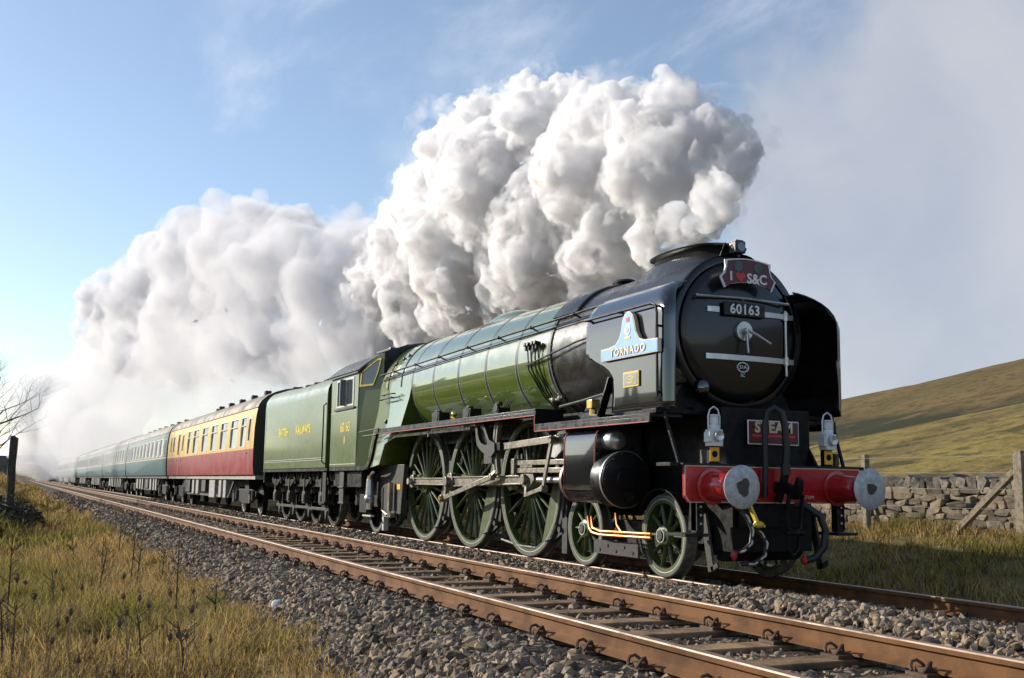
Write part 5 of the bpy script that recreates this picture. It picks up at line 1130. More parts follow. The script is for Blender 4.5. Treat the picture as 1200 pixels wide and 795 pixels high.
def make_coach(name, label, x, wins, mats, bands, vents, topl, frame, boxes, group=None, stripe=None):
    c = thing(name, label, 'railway coach', (x, 0, 0), group)
    for s in (-1, 1):
        m = MB(); coach_side(m, wins, s, bands); part(m, 'body_side', mats, c, 30, weld=True)
    for xe in (0.0, -CL):
        m = MB()
        P = [(-prof(z), z) for z in (1.22, 1.5, 2.0, 2.6, 3.0, 3.22)]+[(p[1], p[2]) for p in roof_sec(0)]+[(prof(z), z) for z in (3.22, 3.0, 2.6, 2.0, 1.5, 1.22)]
        m.add([(xe-(.001 if xe == 0 else -.001), a, b) for a, b in P], [tuple(range(len(P)))])
        d = 1 if xe == 0 else -1
        m.bx(xe-d*.01, xe+d*.33, -.55, .55, 1.25, 3.35)
        part(m, 'end', 'coach_end', c, 0)
    m = MB(); m.loft([roof_sec(.02), roof_sec(-CL-.02)], closed=False, caps=False); rf = part(m, 'roof', 'coach_roof', c, 40)
    for s in (-1, 1):
        m = MB(); m.tube([(0, s*1.322, 3.225), (-CL, s*1.322, 3.225)], .016, 6); part(m, 'gutter', 'coach_crimson' if name == 'crimson_coach' else 'coach_roof', c)
    for (vx, vy) in vents:
        zz = float(np.interp(abs(vy), [0, .25, .5, .8, 1.05], [3.855, 3.84, 3.80, 3.71, 3.58]))
        m = MB(); m.bx(-vx-.11, -vx+.11, vy-.10, vy+.10, zz-.02, zz+.13); part(m, 'roof_vent', 'underframe', rf, bevel=.02)
    for w in wins:
        for s in (-1, 1): window(c, w, s, topl and (w[1]-w[0]) > .8, frame)
    m = MB(); m.bx(-CL+.05, -.05, -1.30, 1.30, 1.08, 1.215); part(m, 'solebar', 'box_grey' if name == 'crimson_coach' else 'underframe', c)
    m = MB(); m.bx(-CL+3, -3, -.9, .9, .85, 1.08); m.bar((-5, -1.15, .5), (-CL+5, -1.15, .5), .06, .08); m.bar((-5, -1.15, .5), (-4, -1.15, 1.1), .06, .08); m.bar((-CL+5, -1.15, .5), (-CL+4, -1.15, 1.1), .06, .08); part(m, 'truss', 'underframe', c)
    for (bx_, bw, z0, mt) in boxes:
        for s in (-1, 1):
            m = MB(); m.bx(-bx_-bw, -bx_, s*.75, s*1.24, z0, 1.07); part(m, 'equipment_box', mt, c, bevel=.015)
    bogie(c, -2.75); bogie(c, -CL+2.75)
    for xe, d in ((0, 1), (-CL, -1)):
        for s in (-1, 1):
            m = MB(); m.lathe([(0, .13), (d*.02, .13), (d*.02, .09), (d*.35, .085), (d*.36, .22), (d*.38, .21), (d*.385, 0)], (xe, s*.87, 1.06), 'x', 20); part(m, 'buffer', 'underframe', c)
    # doors: seams round the narrow droplight windows, with handles
    for w in wins:
        if w[1]-w[0] < .6:
            for s in (-1, 1):
                a, b = w[0]-.14, w[1]+.14; m = MB()
                for xx in (a, b):
                    zs = [1.24, 1.5, 2.0, 2.6, 3.0, 3.18]
                    for i in range(5): m.add([(-xx-.008, s*(prof(zs[i])+.003), zs[i]), (-xx+.008, s*(prof(zs[i])+.003), zs[i]), (-xx+.008, s*(prof(zs[i+1])+.003), zs[i+1]), (-xx-.008, s*(prof(zs[i+1])+.003), zs[i+1])], [(0, 1, 2, 3)])
                dr_ = part(m, 'door_seam', 'coach_end', c, 0)
                m = MB(); m.bar((-b+.06, s*(prof(1.9)+.03), 1.88), (-b+.18, s*(prof(1.9)+.03), 1.88), .03, .03); part(m, 'door_handle', 'brass', c)
    return c
FX = -22.78
def fx(a, b, z0=2.05, z1=3.02): return (FX-b if False else round(-(a-FX), 3), round(-(b-FX), 3), z0, z1)
W1 = [fx(-23.38, -23.78, 2.2, 2.95), fx(-24.10, -24.95), fx(-25.45, -26.75), fx(-27.35, -28.65), fx(-29.3, -30.6), fx(-31.35, -32.65), fx(-33.55, -34.85), fx(-35.55, -36.4), fx(-37.5, -37.95, 2.2, 2.95), fx(-38.7, -39.25), fx(-40.3, -40.75, 2.2, 2.95), fx(-41.25, -41.6, 2.2, 2.95)]
boxes1 = [(5.2, .5, .45, 'box_grey'), (6.1, .5, .45, 'box_grey'), (7.4, 1.2, .42, 'box_grey'), (9.5, .9, .6, 'underframe'), (11.2, .6, .5, 'box_grey'), (12.3, .5, .5, 'box_grey'), (13.4, 1.4, .55, 'underframe')]
crimson = make_coach('crimson_coach', 'crimson and cream railway coach coupled behind the tender', FX, W1, ['coach_crimson', 'coach_cream'], [(1.99, 1)], [(1.2+k*1.05, .55*(-1)**k*.6-.25) for k in range(10)]+[(13, -.3)], True, 'window_frame', boxes1)
PIT = 20.15
W2 = [(.55, .95, 2.15, 2.95)]+[(1.5+k*1.75, 2.75+k*1.75, 2.08, 2.98) for k in range(9)]+[(17.5, 17.9, 2.15, 2.95), (18.6, 19.0, 2.15, 2.95)]
boxes2 = [(4.7, .5, .48, 'box_grey'), (5.7, .5, .48, 'box_grey'), (7.0, .7, .48, 'box_grey'), (8.4, 1.6, .55, 'underframe'), (11.0, .5, .45, 'box_grey'), (12.2, .6, .5, 'box_grey'), (13.6, .8, .5, 'box_grey')]
gb = [(2.02, 1), (2.075, 2)]
W2 = [(a, b, max(z0, 2.12), z1) for a, b, z0, z1 in W2]
g0 = make_coach('green_coach', 'green coach with pale stripe, first green coach behind the crimson one', FX-PIT, W2, ['coach_green', 'coach_stripe', 'coach_green_light'], gb, [(2+k*2.6, -.3) for k in range(7)], False, 'window_frame', boxes2, 'green coaches of the train')
ordw = ['second', 'third', 'fourth', 'fifth', 'sixth', 'last']
for k in range(6):
    c = copy_tree(g0); c.location.x = FX-PIT*(k+2)
    c['label'] = f'green coach with pale stripe, {ordw[k]} green coach behind the crimson one'
# ------------------------------------------------------------------ dry stone wall and fence across the line
WY = 9.75
DSW = thing('dry_stone_wall', 'grey dry stone wall with upright coping behind the post and wire fence', 'wall', (-8.0, WY, 0.2))
rw = random.Random(21)
def stone_mesh(seed, mat):
    r = random.Random(seed); m = MB()
    # boulder: chamfered box pushed about
    P = []
    for sx in (-1, 1):
        for sy in (-1, 1):
            for sz in (-1, 1):
                for ax in range(3):
                    v = [sx*.5, sy*.5, sz*.5]; v[ax] *= r.uniform(.55, .82); P.append(tuple(c*r.uniform(.78, 1.12) for c in v))
    bm = bmesh.new()
    for p in P: bm.verts.new(p)
    bmesh.ops.convex_hull(bm, input=bm.verts); me = bpy.data.meshes.new('stone')
    for v in [v for v in bm.verts if not v.link_faces]: bm.verts.remove(v)
    bm.to_mesh(me); bm.free(); me.materials.append(MAT[mat]); return me
STN = [stone_mesh(k, 'wall_stone') for k in range(14)]; CPS = [stone_mesh(k+40, 'cope_stone') for k in range(8)]
z = 0.0; cnt = 0
while z < .88:
    h = rw.uniform(.085, .16)*(1.15-.3*z); x = -5.5-rw.random()*.2
    while x < 4.8 and cnt < 285:
        w = rw.uniform(.16, .50); d = .5
        link('stone', STN[rw.randrange(14)], DSW, (x+w/2, -.19+.10*z+rw.uniform(-.03, .03), z+h/2+rw.uniform(-.012, .012)), (rw.uniform(-.2, .2), rw.uniform(-.22, .22), rw.uniform(-.2, .2))).scale = (w*.98, .26*rw.uniform(.8, 1.25), h*rw.uniform(.92, 1.18))
        x += w+rw.uniform(.0, .02); cnt += 1
    z += h*.97
zt = z
x = -5.6
while x < 4.8:
    w = rw.uniform(.14, .30); h = rw.uniform(.20, .30)
    link('coping_stone', CPS[rw.randrange(8)], DSW, (x+w/2, rw.uniform(-.03, .03), zt+h/2-.03), (rw.uniform(-.1, .1), rw.uniform(.1, .5), rw.uniform(-.1, .1))).scale = (w*1.1, .42, h)
    x += w*.92
m = MB(); m.prism([(-.16, 0), (.2, 0), (.14, zt), (-.08, zt)], 'x', -5.8, 4.9); part(m, 'wall_core', 'wall_core', DSW)
# wall carrying on beyond what can be told apart
V = []; F = []; o_ = 0; gg = np.random.default_rng(9); pos = []; sz = []
for x in np.arange(-60, -13.4, .24):
    for zz in np.arange(.08, 1.15, .15): pos.append((x+gg.uniform(-.08, .08)+8.0, gg.uniform(-.05, .05)-.1, zz)); sz.append(gg.uniform(.10, .15))
v, f = stones(np.array(pos), np.array(sz), CV, CF, gg)
o = link('distant_wall_stones', np_mesh('distant_wall_stones', v, f, 'wall_stone'), DSW); o['kind'] = 'stuff'
# fence
FY = 8.2
FN = thing('wire_fence', 'wooden post and wire fence with a diagonal brace in front of the stone wall', 'fence', (-4.1, FY, .25))
def post(x, w, h, lean=0, mat='post_wood'):
    m = MB(); secs = []; rr = random.Random(int(x*100))
    for t in (0, .3, .6, .95, 1.0):
        k = w/2*(1 if t < 1 else .8); secs.append([(x+lean*t*h+a*k*(1+rr.uniform(-.05, .05)), b*k, -.3+(h+.3)*t) for a, b in ((-1, -.8), (-.8, -1), (.8, -1), (1, -.8), (1, .8), (.8, 1), (-.8, 1), (-1, .8))])
    m.loft(secs); return part(m, 'post', mat, FN, 30)
post(0, .20, 1.52); post(-3.78, .13, 1.52)
for k in range(1, 8): post(-3.78-2.6*k, .11, 1.45, rw.uniform(-.03, .03))
post(2.8, .12, 1.5)
m = MB(); m.bar((-1.50, -.02, .02), (-.1, -.02, 1.18), .11, .12, (0, 1, 0)); part(m, 'brace', 'post_wood', FN, bevel=.008)
for z in (1.45, 1.15, .85, .5):
    m = MB(); m.tube([(x, -.07, z-.012*math.sin(PI*(x % 3)/3)) for x in np.linspace(-22, 3, 60)], .004, 4); part(m, 'wire', 'wire', FN)

# ------------------------------------------------------------------ grass
def blades(n, x, y, hgt, wid, g, straw, lean=.85, cl=None):
    z = H(x, y)-.02; a = g.uniform(0, 2*PI, n); ld = (cl if cl is not None else 0)+g.normal(0, .8, n); L = hgt*g.uniform(.5, 1.25, n); le = g.uniform(.15, 1.0, n)*lean*L
    dx, dy = np.cos(ld)*le, np.sin(ld)*le; wx, wy = np.cos(a)*wid, np.sin(a)*wid
    V = np.zeros((n, 7, 3)); ts = (0, .4, .75, 1.0)
    for i, t in enumerate(ts):
        cx_ = x+dx*t*t; cy_ = y+dy*t*t; cz_ = z+L*t*(1-.25*t*(le/(L+1e-6)))
        if i < 3:
            w = (1, .85, .5)[i]
            V[:, 2*i] = np.stack([cx_-wx*w, cy_-wy*w, cz_], -1); V[:, 2*i+1] = np.stack([cx_+wx*w, cy_+wy*w, cz_], -1)
        else: V[:, 6] = np.stack([cx_, cy_, cz_], -1)
    F = np.array([(0, 1, 3), (0, 3, 2), (2, 3, 5), (2, 5, 4), (4, 5, 6)])[None]+np.arange(n)[:, None, None]*7
    s = straw[:, None]
    c = np.array([.50, .335, .13])*s+np.array([.235, .225, .04])*(1-s)
    brown = (g.random(n) < .22)[:, None]; c = np.where(brown, np.array([.13, .085, .045]), c)
    c = c*g.uniform(.45, 1.4, (n, 1))
    return V.reshape(-1, 3), F.reshape(-1, 3), np.repeat(c, 7, 0)
def grass_zone(specs, label, g):
    V = []; F = []; C_ = []; o = 0
    for (x0, x1, y0, y1, dens, hgt, wid) in specs:
        n0 = int((x1-x0)*(y1-y0)*dens); ncl = max(8, n0//26)
        cx_ = g.uniform(x0, x1, ncl); cy_ = g.uniform(y0, y1, ncl); ch = g.uniform(.35, 1.3, ncl)*(.35+1.2*fbm(cx_, cy_, .6, 12)); cdir = g.uniform(0, 2*PI, ncl)
        st = np.clip((fbm(cx_, cy_, .42, 14)-.28)*3.4, 0, 1)*.8+g.uniform(-.05, .45, ncl)
        i = g.integers(0, ncl, n0); x = cx_[i]+g.normal(0, .09, n0); y = cy_[i]+g.normal(0, .09, n0)
        e = (fbm(x, y, 1.3, 8)-.5)*.5
        ok = ((y < -5.38+e) | (y > 3.0+e)) & (y < 9.5)
        x, y, i = x[ok], y[ok], i[ok]
        # short at the ballast margin
        k = np.clip(.45+.55*np.minimum(np.abs(y+5.3), np.abs(y-3.0))/.8, .45, 1)
        v, f, c = blades(len(x), x, y, hgt*ch[i]*k, wid, g, np.clip(st[i]+g.uniform(-.15, .15, len(x)), 0, 1), cl=cdir[i]); V.append(v); F.append(f+o); C_.append(c); o += len(v)
    ob = link('grass', np_mesh('grass', np.concatenate(V), np.concatenate(F), 'grass', np.concatenate(C_), True)); ob['kind'] = 'stuff'
    return tag(ob, label, 'grass')
g = np.random.default_rng(77)
grass_zone([(-6, 2.5, -9.2, -5.15, 1300, .24, .0042), (-13, -6, -10.5, -5.15, 800, .26, .005), (-30, -13, -12, -5.4, 260, .36, .010), (-70, -30, -14, -5.4, 60, .45, .022), (-150, -70, -14, -5.4, 16, .6, .05)], 'straw and green rough grass on the bank beside the ballast', g)
grass_zone([(-13, 3.5, 2.8, 9.6, 380, .21, .008), (-45, -13, 2.8, 9.6, 50, .4, .02)], 'shaded rough grass between the train and the stone wall', g)

# ------------------------------------------------------------------ dead teasels and stalks
HEADS = [(250, 440), (222, 372), (100, 415), (68, 400), (138, 470), (325, 435), (280, 530), (265, 560), (228, 580), (355, 605), (380, 645), (428, 625), (472, 575), (500, 535), (490, 470), (553, 475), (767, 450), (762, 520), (675, 630), (705, 620), (740, 625), (835, 640), (310, 720), (450, 775), (492, 390), (590, 505), (675, 455), (205, 645), (30, 600)]
rt = random.Random(4)
for i, (a, b) in enumerate(HEADS):
    px, py = a/3.383, 560+b/3.383
    zh = rt.uniform(.12, .42) - (.12 if py > 730 else 0); p = on_z(px, py, zh)
    for _ in range(8):
        gz = float(H(p[0], p[1]))
        if zh-gz < .28: zh += .08; p = on_z(px, py, zh)
        else: break
    gz = float(H(p[0], p[1]))
    lx, ly = rt.uniform(-.10, .10), rt.uniform(-.10, .10)
    t = thing('teasel', 'dead brown teasel with spiny oval seed head standing in the grass', 'teasel', (p[0]+lx, p[1]+ly, gz), 'dead teasels in the rough grass')
    h = zh-gz
    m = MB(); m.tube([(0, 0, -.03), (-lx*.4, -ly*.4, h*.5), (-lx, -ly, h-.02)], [.003, .0028, .0024], 5)
    if rt.random() < .5: m.tube([(-lx*.35, -ly*.35, h*.45), (-lx*.4+rt.uniform(-.12, .12), -ly*.4+rt.uniform(-.1, .1), h*.8)], .003, 4)
    part(m, 'stem', 'stalk', t)
    m = MB(); m.ball((-lx, -ly, h), (.011, .011, .019), 8, 6)
    for k in range(16):
        aa = rt.uniform(0, 2*PI); zz = rt.uniform(-.02, .03); m.bar((-lx, -ly, h+zz), (-lx+math.cos(aa)*.018, -ly+math.sin(aa)*.018, h+zz+.010), .002, .002)
    for k in range(5): aa = rt.uniform(0, 2*PI); m.bar((-lx, -ly, h-.03), (-lx+math.cos(aa)*.024, -ly+math.sin(aa)*.024, h+.012), .002, .002)
    part(m, 'seed_head', 'seed_head', t)
STK = [(515, 190, 300), (697, 240, 330), (392, 330, 150), (292, 250, 120), (185, 100, 130), (540, 250, 200), (25, 300, 330), (60, 100, 150), (560, 560, 200), (210, 400, 170), (45, 560, 260), (400, 260, 160), (125, 150, 120), (850, 480, 110), (470, 180, 160), (10, 520, 280), (730, 700, 110), (640, 300, 120)]
for i, (a, b, ln) in enumerate(STK):
    px, py = a/3.383, 560+b/3.383; pb = py+ln/3.383*.85; zb = -.38; p = on_z(px, min(pb, 860), zb)
    for _ in range(6):
        p = on_z(px, min(pb, 860), zb); zb = float(H(p[0], p[1]))
    dist = np.linalg.norm(p-CAM); h = float(np.clip((pb-py)/FPX*dist*1.1, .4, 1.2))
    t = thing('dead_stalk', 'thin leafless dead weed stalk rising above the rough grass', 'weed stalk', (p[0], p[1], zb), 'dead stalks in the rough grass')
    m = MB(); ax, ay = rt.uniform(-.1, .1), rt.uniform(-.1, .1)
    m.tube([(0, 0, -.05), (ax*.3, ay*.3, h*.4), (ax*.6, ay*.6, h*.75), (ax, ay, h)], [.010, .009, .006, .004], 5); part(m, 'stem', 'dead_stalk', t)
    m = MB()
    for k in range(rt.randrange(8, 15)):
        q = rt.uniform(.35, .95); aa = rt.uniform(0, 2*PI); l = rt.uniform(.05, .16)*(1.2-q*.5); m.tube([(ax*q, ay*q, h*q), (ax*q+math.cos(aa)*l, ay*q+math.sin(aa)*l, h*q+l*.8)], .004, 4)
    part(m, 'side_shoot', 'dead_stalk', t)

# ------------------------------------------------------------------ bare trees
def bare_tree(loc, h, spread, seed, label, levels=6, group=None, lean=(0, 0)):
    r = random.Random(seed); t = thing('bare_tree', label, 'tree', loc, group)
    tr = MB(); cr = MB()
    def grow_(p, d, L, rad, lev):
        n = 3; P = [p]; rr = [rad]; q = p.copy(); dd = d.copy()
        for k in range(n):
            dd = (dd+Vector((r.uniform(-1, 1), r.uniform(-1, 1), r.uniform(-.5, .9)))*.16).normalized(); q = q+dd*L/n; P.append(q.copy()); rr.append(rad*(1-.42*(k+1)/n))
        (tr if lev < 2 else cr).tube(P, rr, 7 if lev < 2 else (5 if lev < 4 else 3))
        if lev >= levels: return
        nb = (r.choice((3, 3, 4)) if lev < 4 else 3) if lev else 7
        for k in range(nb):
            i = n if k == 0 else r.randrange(1, n+1); base = P[i]
            ax = Vector((r.uniform(-1, 1), r.uniform(-1, 1), r.uniform(-.15, .55))).normalized()
            nd = (dd*(.75 if k == 0 else .42)+ax*spread).normalized(); grow_(base, nd, L*r.uniform(.62, .82), rr[i]*(.78 if k == 0 else .55), lev+1)
    grow_(Vector((0, 0, -.2)), Vector((lean[0], lean[1], 1)).normalized(), h*.30, h*.022, 0)
    part(tr, 'trunk', 'bark', t, 50); part(cr, 'crown', 'twig', t, 0)
    return t
bare_tree((-47.5, -9.12, float(H(-47.5, -9.12))), 8.8, .72, 12, 'tall bare winter tree on the bank behind the old gatepost', 6)
bare_tree((-150, 11.0, 0.2), 9.5, .6, 8, 'bare winter tree beyond the far end of the train, nearest the bridge', 5)
bare_tree((-120, 13.5, 0.2), 7.5, .6, 9, 'smaller bare winter tree beyond the far end of the train', 5)
# tall weathered post and brambles on the bank
_d = ray(13, 562); p = CAM+_d*((-19.0-CAM[0])/_d[0]); gz = float(H(p[0], p[1]))-.05
m = MB(); secs = []; rr = random.Random(6); _d2 = ray(16, 513); hp = (CAM+_d2*((-19.0-CAM[0])/_d2[0]))[2]-gz
for k in range(9):
    t = k/8; w = .105*(1-.15*t); ox = .03*math.sin(t*5); secs.append([(ox+math.cos(a)*w*(1+rr.uniform(-.12, .12)), math.sin(a)*w*(1+rr.uniform(-.12, .12)), -.3+(hp+.3)*t+(rr.uniform(-.06, .06) if k == 8 else 0)) for a in np.linspace(0, 2*PI, 11)[:-1]])
m.loft(secs); tag(part(m, 'old_gatepost', 'post_dark', None, 30, loc=(p[0], p[1], gz)), 'thick dark weathered wooden gatepost leaning on the grassy bank', 'post')
def leafy(name, label, cat, loc, rx, ry, rz, n, size, mat, seed, stems=14, group=None):
    g = np.random.default_rng(seed); t = thing(name, label, cat, loc, group)
    m = MB(); rr = random.Random(seed)
    for k in range(stems):
        a = rr.uniform(0, 2*PI); q = rr.uniform(.4, 1.05); P = [(0+rr.uniform(-.4, .4)*rx, rr.uniform(-.4, .4)*ry, -.1)]; e = (math.cos(a)*rx*q, math.sin(a)*ry*q, rz*rr.uniform(.3, 1.1)); P += [((P[0][0]+e[0])/2, (P[0][1]+e[1])/2, e[2]*.9+rz*.15), e]; m.tube(P, [.012, .009, .004], 4)
    part(m, 'stem', 'stalk', t)
    u = g.normal(size=(n, 3)); u /= np.linalg.norm(u, axis=1)[:, None]; rad = g.uniform(.45, 1, n)**.6*(.75+.5*fbm(u[:, 0]*3+seed, u[:, 1]*3+u[:, 2]*2, 1.0, seed))
    c = u*rad[:, None]*np.array([rx, ry, rz]); c[:, 2] = np.abs(c[:, 2])
    q = np.array([(-1, 0, 0), (0, -.5, .1), (1, 0, 0), (0, .5, .1)])*size
    V = np.einsum('nij,kj->nki', rotmats(n, g), q)*g.uniform(.6, 1.3, (n, 1, 1))+c[:, None]
    F = np.arange(n*4).reshape(-1, 4); link('foliage', np_mesh('foliage', V.reshape(-1, 3), F, mat), t)
    return t
for i, (bx_, by_, rx, ry, rz, lab) in enumerate(((-19.5, -8.2, 1.5, .9, .75, 'dark tangled bramble bush at the foot of the old gatepost'), (-23.5, -7.6, 1.6, .8, .7, 'low dark bramble bush further along the bank than the gatepost'), (-17.0, -8.6, 1.0, .7, .55, 'small dark bramble bush on the bank in front of the gatepost'))):
    leafy('bramble_bush', lab, 'bush', (bx_, by_, float(H(bx_, by_))-.1), rx, ry, rz, 2600, .045, 'bramble', 30+i)
leafy('hedge_thicket', 'dark bluish thicket on the bank below the bare tree', 'bush', (-44, -10.2, float(H(-44, -10.2))-.1), 3.5, 1.6, 2.3, 5000, .07, 'bramble', 40, 30)
# trees across the line from the train, behind the photographer: seen mirrored in the black deflector
def conifer(loc, h, seed, label):
    g = np.random.default_rng(seed); t = thing('evergreen_tree', label, 'tree', loc, 'evergreen trees mirrored in the smoke deflector')
    m = MB(); m.tube([(0, 0, -.3), (0, 0, h*.5), (0, 0, h*.96)], [h*.025, h*.015, .02], 8); part(m, 'trunk', 'bark', t)
    n = 2600; zt_ = g.random(n)**.8; rr = (1-zt_)*h*.20*(.55+.6*g.random(n)); a = g.uniform(0, 2*PI, n); c = np.stack([np.cos(a)*rr, np.sin(a)*rr, h*.10+zt_*h*.9-rr*.35], -1)
    q = np.array([(-1, 0, 0), (0, -.5, .1), (1, 0, 0), (0, .5, .1)])*h*.035
    V = np.einsum('nij,kj->nki', rotmats(n, g), q)*g.uniform(.6, 1.4, (n, 1, 1))+c[:, None]
    link('crown', np_mesh('crown', V.reshape(-1, 3), np.arange(n*4).reshape(-1, 4), 'evergreen'), t)
for i, (x, y, h) in enumerate(((-61, -42, 8.5), (-64.5, -43, 6.0), (-68, -42, 4.2), (-71, -43, 3.5), (-74.5, -42, 6.5), (-78, -43, 5), (-56, -44, 6), (-110, -42, 8), (-128, -44, 7), (-150, -41, 8.5), (-175, -43, 7.5))):
    conifer((x, y, float(H(x, y))), h, 60+i, 'dark evergreen tree on the field side across from the locomotive')

# ------------------------------------------------------------------ overbridge far down the line
BRX = -330; br = thing('stone_bridge', 'distant stone arch bridge over the railway seen past the train', 'bridge', (BRX, -3.4, 0))
out = [(-17, -.6), (-17, 6.4), (-8, 7.0), (0, 7.2), (8, 7.0), (17, 6.4), (17, -.6)]
op = [(-4.7, -.6)]+[(-4.7*math.cos(R(t)), 2.2+3.2*math.sin(R(t))) for t in range(0, 181, 12)]+[(4.7, -.6)]
m = MB()
top = [(a, float(np.interp(a, [-17, -8, 0, 8, 17], [6.4, 7.0, 7.2, 7.0, 6.4]))) for a, b in op]
for x0, x1 in ((-3, 3),):
    n = len(op)
    for i in range(n-1):
        m.prism([op[i], op[i+1], top[i+1], top[i]], 'x', x0, x1)
    m.prism([(-17, -.6), (-4.7, -.6), (-4.7, 6.75), (-8, 7.0), (-17, 6.4)], 'x', x0, x1); m.prism([(4.7, -.6), (17, -.6), (17, 6.4), (8, 7.0), (4.7, 6.75)], 'x', x0, x1)
part(m, 'arch', 'bridge_stone', br, 0)
m = MB()
for i in range(1, len(op)-2): m.bar((3.05, op[i][0], op[i][1]+.15), (3.05, op[i+1][0], op[i+1][1]+.15), .3, .3, (1, 0, 0))
part(m, 'arch_ring', 'wall_stone', br, 0)
m = MB(); m.prism([(-17, 6.3), (0, 7.1), (17, 6.3), (17, 6.5), (0, 7.35), (-17, 6.5)], 'x', 2.9, 3.2); part(m, 'parapet', 'wall_stone', br, 0)
# ------------------------------------------------------------------ exhaust steam
def volume_mat(name, dens, col=(.97, .97, .98), aniso=.25, wisp=None):
    m = bpy.data.materials.new(name); m.use_nodes = True; t = m.node_tree; t.nodes.clear()
    o = t.nodes.new('ShaderNodeOutputMaterial'); v = t.nodes.new('ShaderNodeVolumePrincipled')
    v.inputs['Color'].default_value = (*col, 1); v.inputs['Density'].default_value = dens; v.inputs['Anisotropy'].default_value = aniso
    t.links.new(v.outputs[0], o.inputs['Volume'])
    if wisp is None: m.cycles.homogeneous_volume = True
    else:
        # torn vapour: fractal noise eats into the density
        sc_, lo, hi, rate, det = wisp
        g_ = t.nodes.new('ShaderNodeNewGeometry'); n_ = t.nodes.new('ShaderNodeTexNoise'); n_.inputs['Scale'].default_value = sc_; n_.inputs['Detail'].default_value = det; n_.inputs['Roughness'].default_value = .68; n_.inputs['Distortion'].default_value = .0
        t.links.new(g_.outputs['Position'], n_.inputs['Vector'])
        r_ = t.nodes.new('ShaderNodeMapRange'); r_.inputs[1].default_value = lo; r_.inputs[2].default_value = hi; r_.inputs[4].default_value = dens
        t.links.new(n_.outputs[0], r_.inputs[0]); t.links.new(r_.outputs[0], v.inputs['Density'])
        m.cycles.volume_step_rate = rate
    MAT[name] = m
SPH = None
def ico2(sub):
    bm = bmesh.new(); bmesh.ops.create_icosphere(bm, subdivisions=sub, radius=1); v = np.array([x.co[:] for x in bm.verts]); f = np.array([[q.index for q in p.verts] for p in bm.faces]); bm.free(); return v, f
S2V, S2F = ico2(2); S3V, S3F = ico2(3)
def puffs(main, g, kids=14, gkids=6, kr=(.34, .52), gr=(.30, .48)):
    out = []
    for (c, r) in main:
        c = np.array(c); out.append((c, r, 3))
        for k in range(kids):
            u = g.normal(size=3); u /= np.linalg.norm(u); r2 = r*g.uniform(*kr); c2 = c+u*(r*.80); out.append((c2, r2, 2))
            for q in range(gkids):
                w = g.normal(size=3)+u*.9; w /= np.linalg.norm(w); r3 = r2*g.uniform(*gr); out.append((c2+w*r2*.86, r3, 2))
    return out
def steam_obj(name, label, main, voxel, dens, g, col=(.97, .97, .98), kids=14, gkids=6, disp=((.5, .10), (.18, .035)), smooth_it=1, aniso=.25, kr=(.34, .52), wisp=None):
    V = []; F = []; o = 0
    for c, r, lv in puffs(main, g, kids, gkids, kr):
        bv, bf = (S3V, S3F) if lv == 3 else (S2V, S2F)
        V.append(bv*r+c); F.append(bf+o); o += len(bv)
    volume_mat(name+'_vapour', dens, col, aniso=aniso, wisp=wisp)
    ob = link(name, np_mesh(name, np.concatenate(V), np.concatenate(F), name+'_vapour'))
    rm = ob.modifiers.new('union', 'REMESH'); rm.mode = 'VOXEL'; rm.voxel_size = voxel
    if smooth_it:
        sm = ob.modifiers.new('soft', 'SMOOTH'); sm.factor = .5; sm.iterations = smooth_it
    for i, (sc, st) in enumerate(disp):
        tx = bpy.data.textures.new(f'{name}_{i}', 'CLOUDS'); tx.noise_scale = sc; tx.noise_depth = 3; tx.noise_basis = 'ORIGINAL_PERLIN'
        dm = ob.modifiers.new(f'billow{i}', 'DISPLACE'); dm.texture = tx; dm.strength = st; dm.mid_level = .5; dm.texture_coords = 'GLOBAL'
    ob['kind'] = 'stuff'; return tag(ob, label, 'steam')
def P_(px, py, Y, rpx):
    p = on_y(px, py, Y); d = (p-CAM)@_fw; return (tuple(p), rpx/FPX*d)
gs = np.random.default_rng(19)
main = [P_(790, 190, 4.8, 80), P_(850, 190, 5.0, 42), P_(845, 158, 5.0, 34), P_(735, 168, 4.7, 64), P_(780, 138, 4.8, 38), P_(690, 143, 4.6, 40), P_(700, 200, 4.6, 80), P_(640, 160, 4.6, 62), P_(672, 108, 4.7, 22), P_(615, 118, 4.6, 32), P_(565, 142, 4.6, 32),
        P_(600, 225, 4.5, 92), P_(560, 190, 4.5, 66), P_(520, 240, 4.4, 60), P_(650, 265, 4.7, 80), P_(730, 270, 4.8, 62), P_(800, 240, 4.8, 48), P_(560, 300, 4.6, 84), P_(500, 300, 4.4, 66), P_(630, 320, 4.8, 55), P_(700, 310, 4.8, 46), P_(475, 265, 4.3, 36), P_(470, 340, 4.2, 56), P_(540, 355, 4.7, 48), P_(445, 310, 4.1, 40), P_(768, 285, 4.4, 32), P_(600, 350, 4.8, 44), P_(495, 385, 4.3, 38), P_(455, 392, 4.0, 36), P_(815, 272, 1.2, 17), P_(795, 262, 2.2, 24), P_(835, 235, 4.0, 34), P_(838, 268, .8, 11)]
PLUME = list(main)
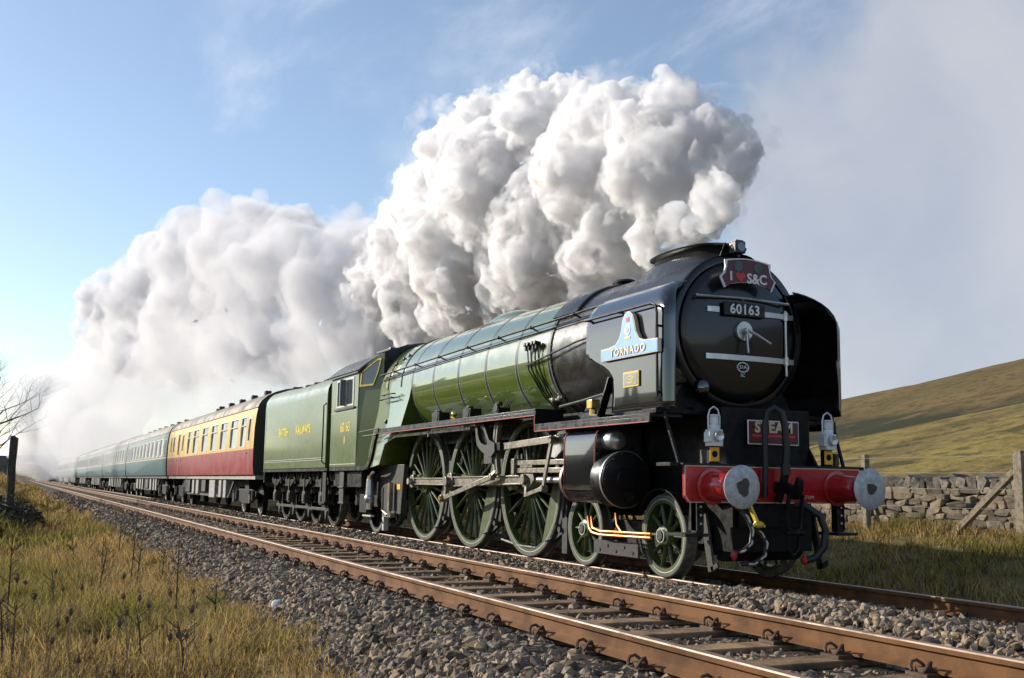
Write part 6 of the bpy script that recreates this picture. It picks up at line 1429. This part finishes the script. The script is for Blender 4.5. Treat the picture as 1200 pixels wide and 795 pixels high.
steam_obj('steam_plume', 'thick white billowing exhaust steam rising behind the chimney', main, .06, 9.5, gs, (.955, .95, .955), kids=24, gkids=12, kr=(.22, .42), disp=((.9, .5), (.35, .34), (.14, .16)), wisp=(1.6, .455, .60, .13, 5))
main = [P_(400, 340, 3.2, 70), P_(350, 310, 2.0, 62), P_(300, 300, 1.7, 60), P_(265, 290, 1.5, 42), P_(285, 250, 1.5, 20), P_(330, 270, 1.8, 28), P_(240, 330, 1.4, 66), P_(190, 345, 1.0, 58), P_(150, 360, .6, 44), P_(125, 385, .3, 32), P_(310, 360, 1.7, 70), P_(220, 390, 1.2, 52), P_(165, 405, .7, 40), P_(380, 390, 3.0, 52), P_(410, 295, 3.5, 34), P_(440, 385, 3.6, 40), P_(420, 400, 3.4, 34), P_(350, 415, 2.6, 32), P_(290, 425, 2.0, 28), P_(225, 435, 1.5, 24)]
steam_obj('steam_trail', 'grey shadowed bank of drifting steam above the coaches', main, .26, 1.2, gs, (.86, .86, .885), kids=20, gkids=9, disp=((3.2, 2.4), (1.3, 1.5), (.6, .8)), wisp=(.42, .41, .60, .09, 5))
main = [(tuple(np.array(c)), r*1.16) for c, r in PLUME]
steam_obj('steam_veil', 'thin torn veil of steam round the edge of the plume', main, .11, .9, gs, (.96, .96, .97), kids=16, gkids=5, disp=((1.1, .7), (.45, .45), (.2, .25)), wisp=(1.2, .52, .72, .2, 4))
main = [P_(300, 440, 1.8, 76), P_(400, 430, 2.4, 46), P_(340, 455, 2.0, 46), P_(250, 470, 1.4, 44), P_(200, 450, .9, 66), P_(120, 470, .0, 60), P_(60, 480, -1.0, 50), P_(380, 420, 2.2, 50), P_(250, 410, 1.2, 60), P_(90, 500, -.6, 40), P_(150, 430, .4, 60), P_(160, 500, -2.7, 42), P_(115, 512, -2.5, 42), P_(80, 520, -2.3, 38), P_(45, 525, -2.6, 36)]
steam_obj('steam_haze', 'thin pale steam hanging round the far coaches', main, .6, .16, gs, (.92, .92, .94), kids=12, gkids=3, disp=((4.0, 3.0), (1.6, 1.4)))
